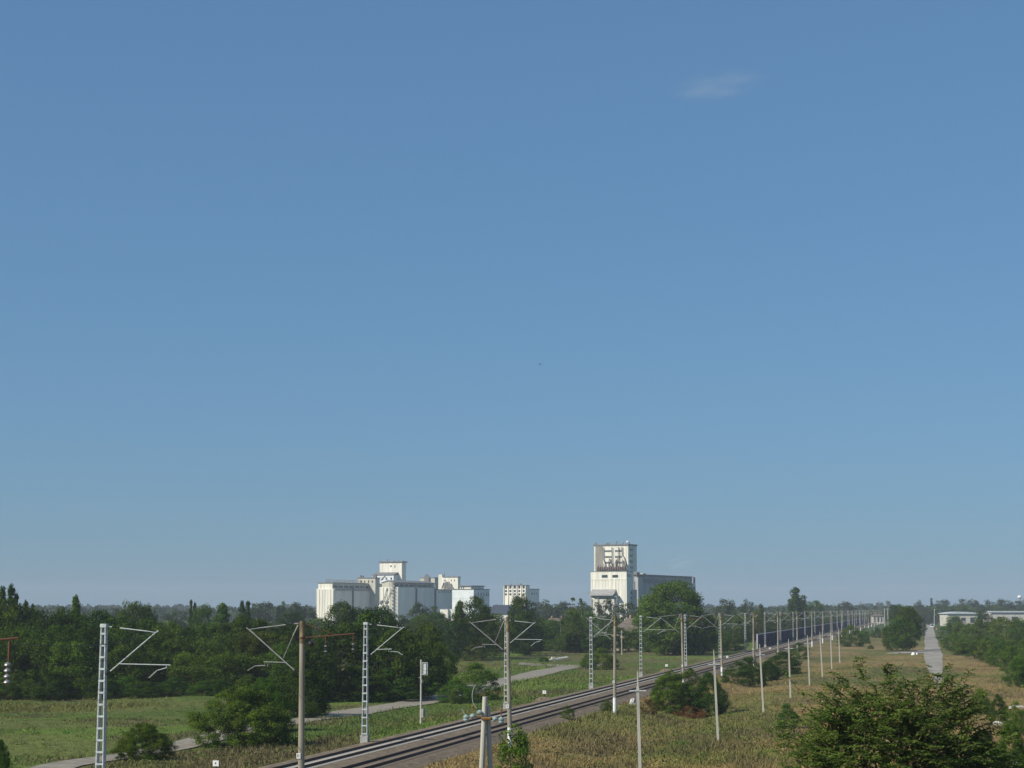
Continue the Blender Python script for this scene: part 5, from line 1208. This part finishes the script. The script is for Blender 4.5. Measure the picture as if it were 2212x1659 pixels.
p = pt(1167, 787, 300); r = empty('bird', p, .6, 'tiny dark bird gliding in the open sky above the silos', 'bird'); bm_ = mat('dark_feather', (.03, .03, .03), .8, .2, 5.)
MB().lathe((0, 0, 0), [(.01, -.22), (.05, -.12), (.06, .0), (.04, .12), (.01, .2)], 8).build('body', bm_, r).rotation_euler = (R(80), 0, 0)
for sg in (-1, 1): MB().poly([(0, -.07, 0), (sg * .25, -.05, .10), (sg * .48, .06, .05), (sg * .24, .09, .10), (0, .09, 0), (0, -.07, .015), (sg * .25, -.05, .115), (sg * .24, .09, .115), (0, .09, .015)], [(0, 1, 3, 4), (1, 2, 3), (5, 8, 7, 6), (6, 7, 2), (0, 5, 6, 1), (4, 3, 7, 8)]).build('wing', bm_, r)

# ------------------------------------------------------------------ cloud wisp and haze
def volmat(name, col, dens, noise=None, aniso=0.):
    m = bpy.data.materials.new(name); m.use_nodes = True; n = m.node_tree; n.nodes.clear()
    pv = n.nodes.new('ShaderNodeVolumePrincipled'); pv.inputs['Color'].default_value = (*col, 1); pv.inputs['Density'].default_value = dens; pv.inputs['Anisotropy'].default_value = aniso
    ou = n.nodes.new('ShaderNodeOutputMaterial'); n.links.new(pv.outputs[0], ou.inputs['Volume']); return m, n, pv
Dc = 9000.
m, n, pv = volmat('cloud_wisp', (1, 1, 1), 1.)
tc = n.nodes.new('ShaderNodeTexCoord'); mp = n.nodes.new('ShaderNodeMapping'); mp.inputs['Scale'].default_value = (.9, .8, 2.4); nz = n.nodes.new('ShaderNodeTexNoise'); nz.inputs['Scale'].default_value = 1.6; nz.inputs['Detail'].default_value = 4
ln = n.nodes.new('ShaderNodeVectorMath'); ln.operation = 'LENGTH'; mr = n.nodes.new('ShaderNodeMapRange'); mr.inputs[1].default_value = 1.; mr.inputs[2].default_value = .1; mr.inputs[3].default_value = 0; mr.inputs[4].default_value = 1.
mr2 = n.nodes.new('ShaderNodeMapRange'); mr2.inputs[1].default_value = .42; mr2.inputs[2].default_value = .75; mr2.inputs[3].default_value = 0; mr2.inputs[4].default_value = .0042
mu = n.nodes.new('ShaderNodeMath'); mu.operation = 'MULTIPLY'
n.links.new(tc.outputs['Object'], ln.inputs[0]); n.links.new(ln.outputs['Value'], mr.inputs[0]); n.links.new(tc.outputs['Object'], mp.inputs[0]); n.links.new(mp.outputs[0], nz.inputs[0])
n.links.new(nz.outputs[0], mr2.inputs[0]); n.links.new(mr.outputs[0], mu.inputs[0]); n.links.new(mr2.outputs[0], mu.inputs[1]); n.links.new(mu.outputs[0], pv.inputs['Density'])
o = MB().lathe((0, 0, 0), [(math.cos(a), math.sin(a)) for a in np.linspace(-1.5, 1.5, 9)], 16).build('cloud', m)
p = pt(1552, 184, Dc); o.location = p; o.scale = (275, 300, 36); o.rotation_euler = (0, -R(6), 0); prop(o, 'single faint thin cloud wisp high in the blue sky', 'cloud', None, 'stuff')
o2 = o.copy(); COL.objects.link(o2); o2.location = pt(1472, 1217, Dc); o2.scale = (85, 110, 42); prop(o2, 'very faint small cloud puff just right of the tallest tower', 'cloud', None, 'stuff')

hm, _, hp = volmat('haze_air', (.80, .88, 1.0), .00013)
o = MB().box(-5600, 5600, -450, 5600, -4., 75.).build('haze', hm); prop(o, kind='stuff')
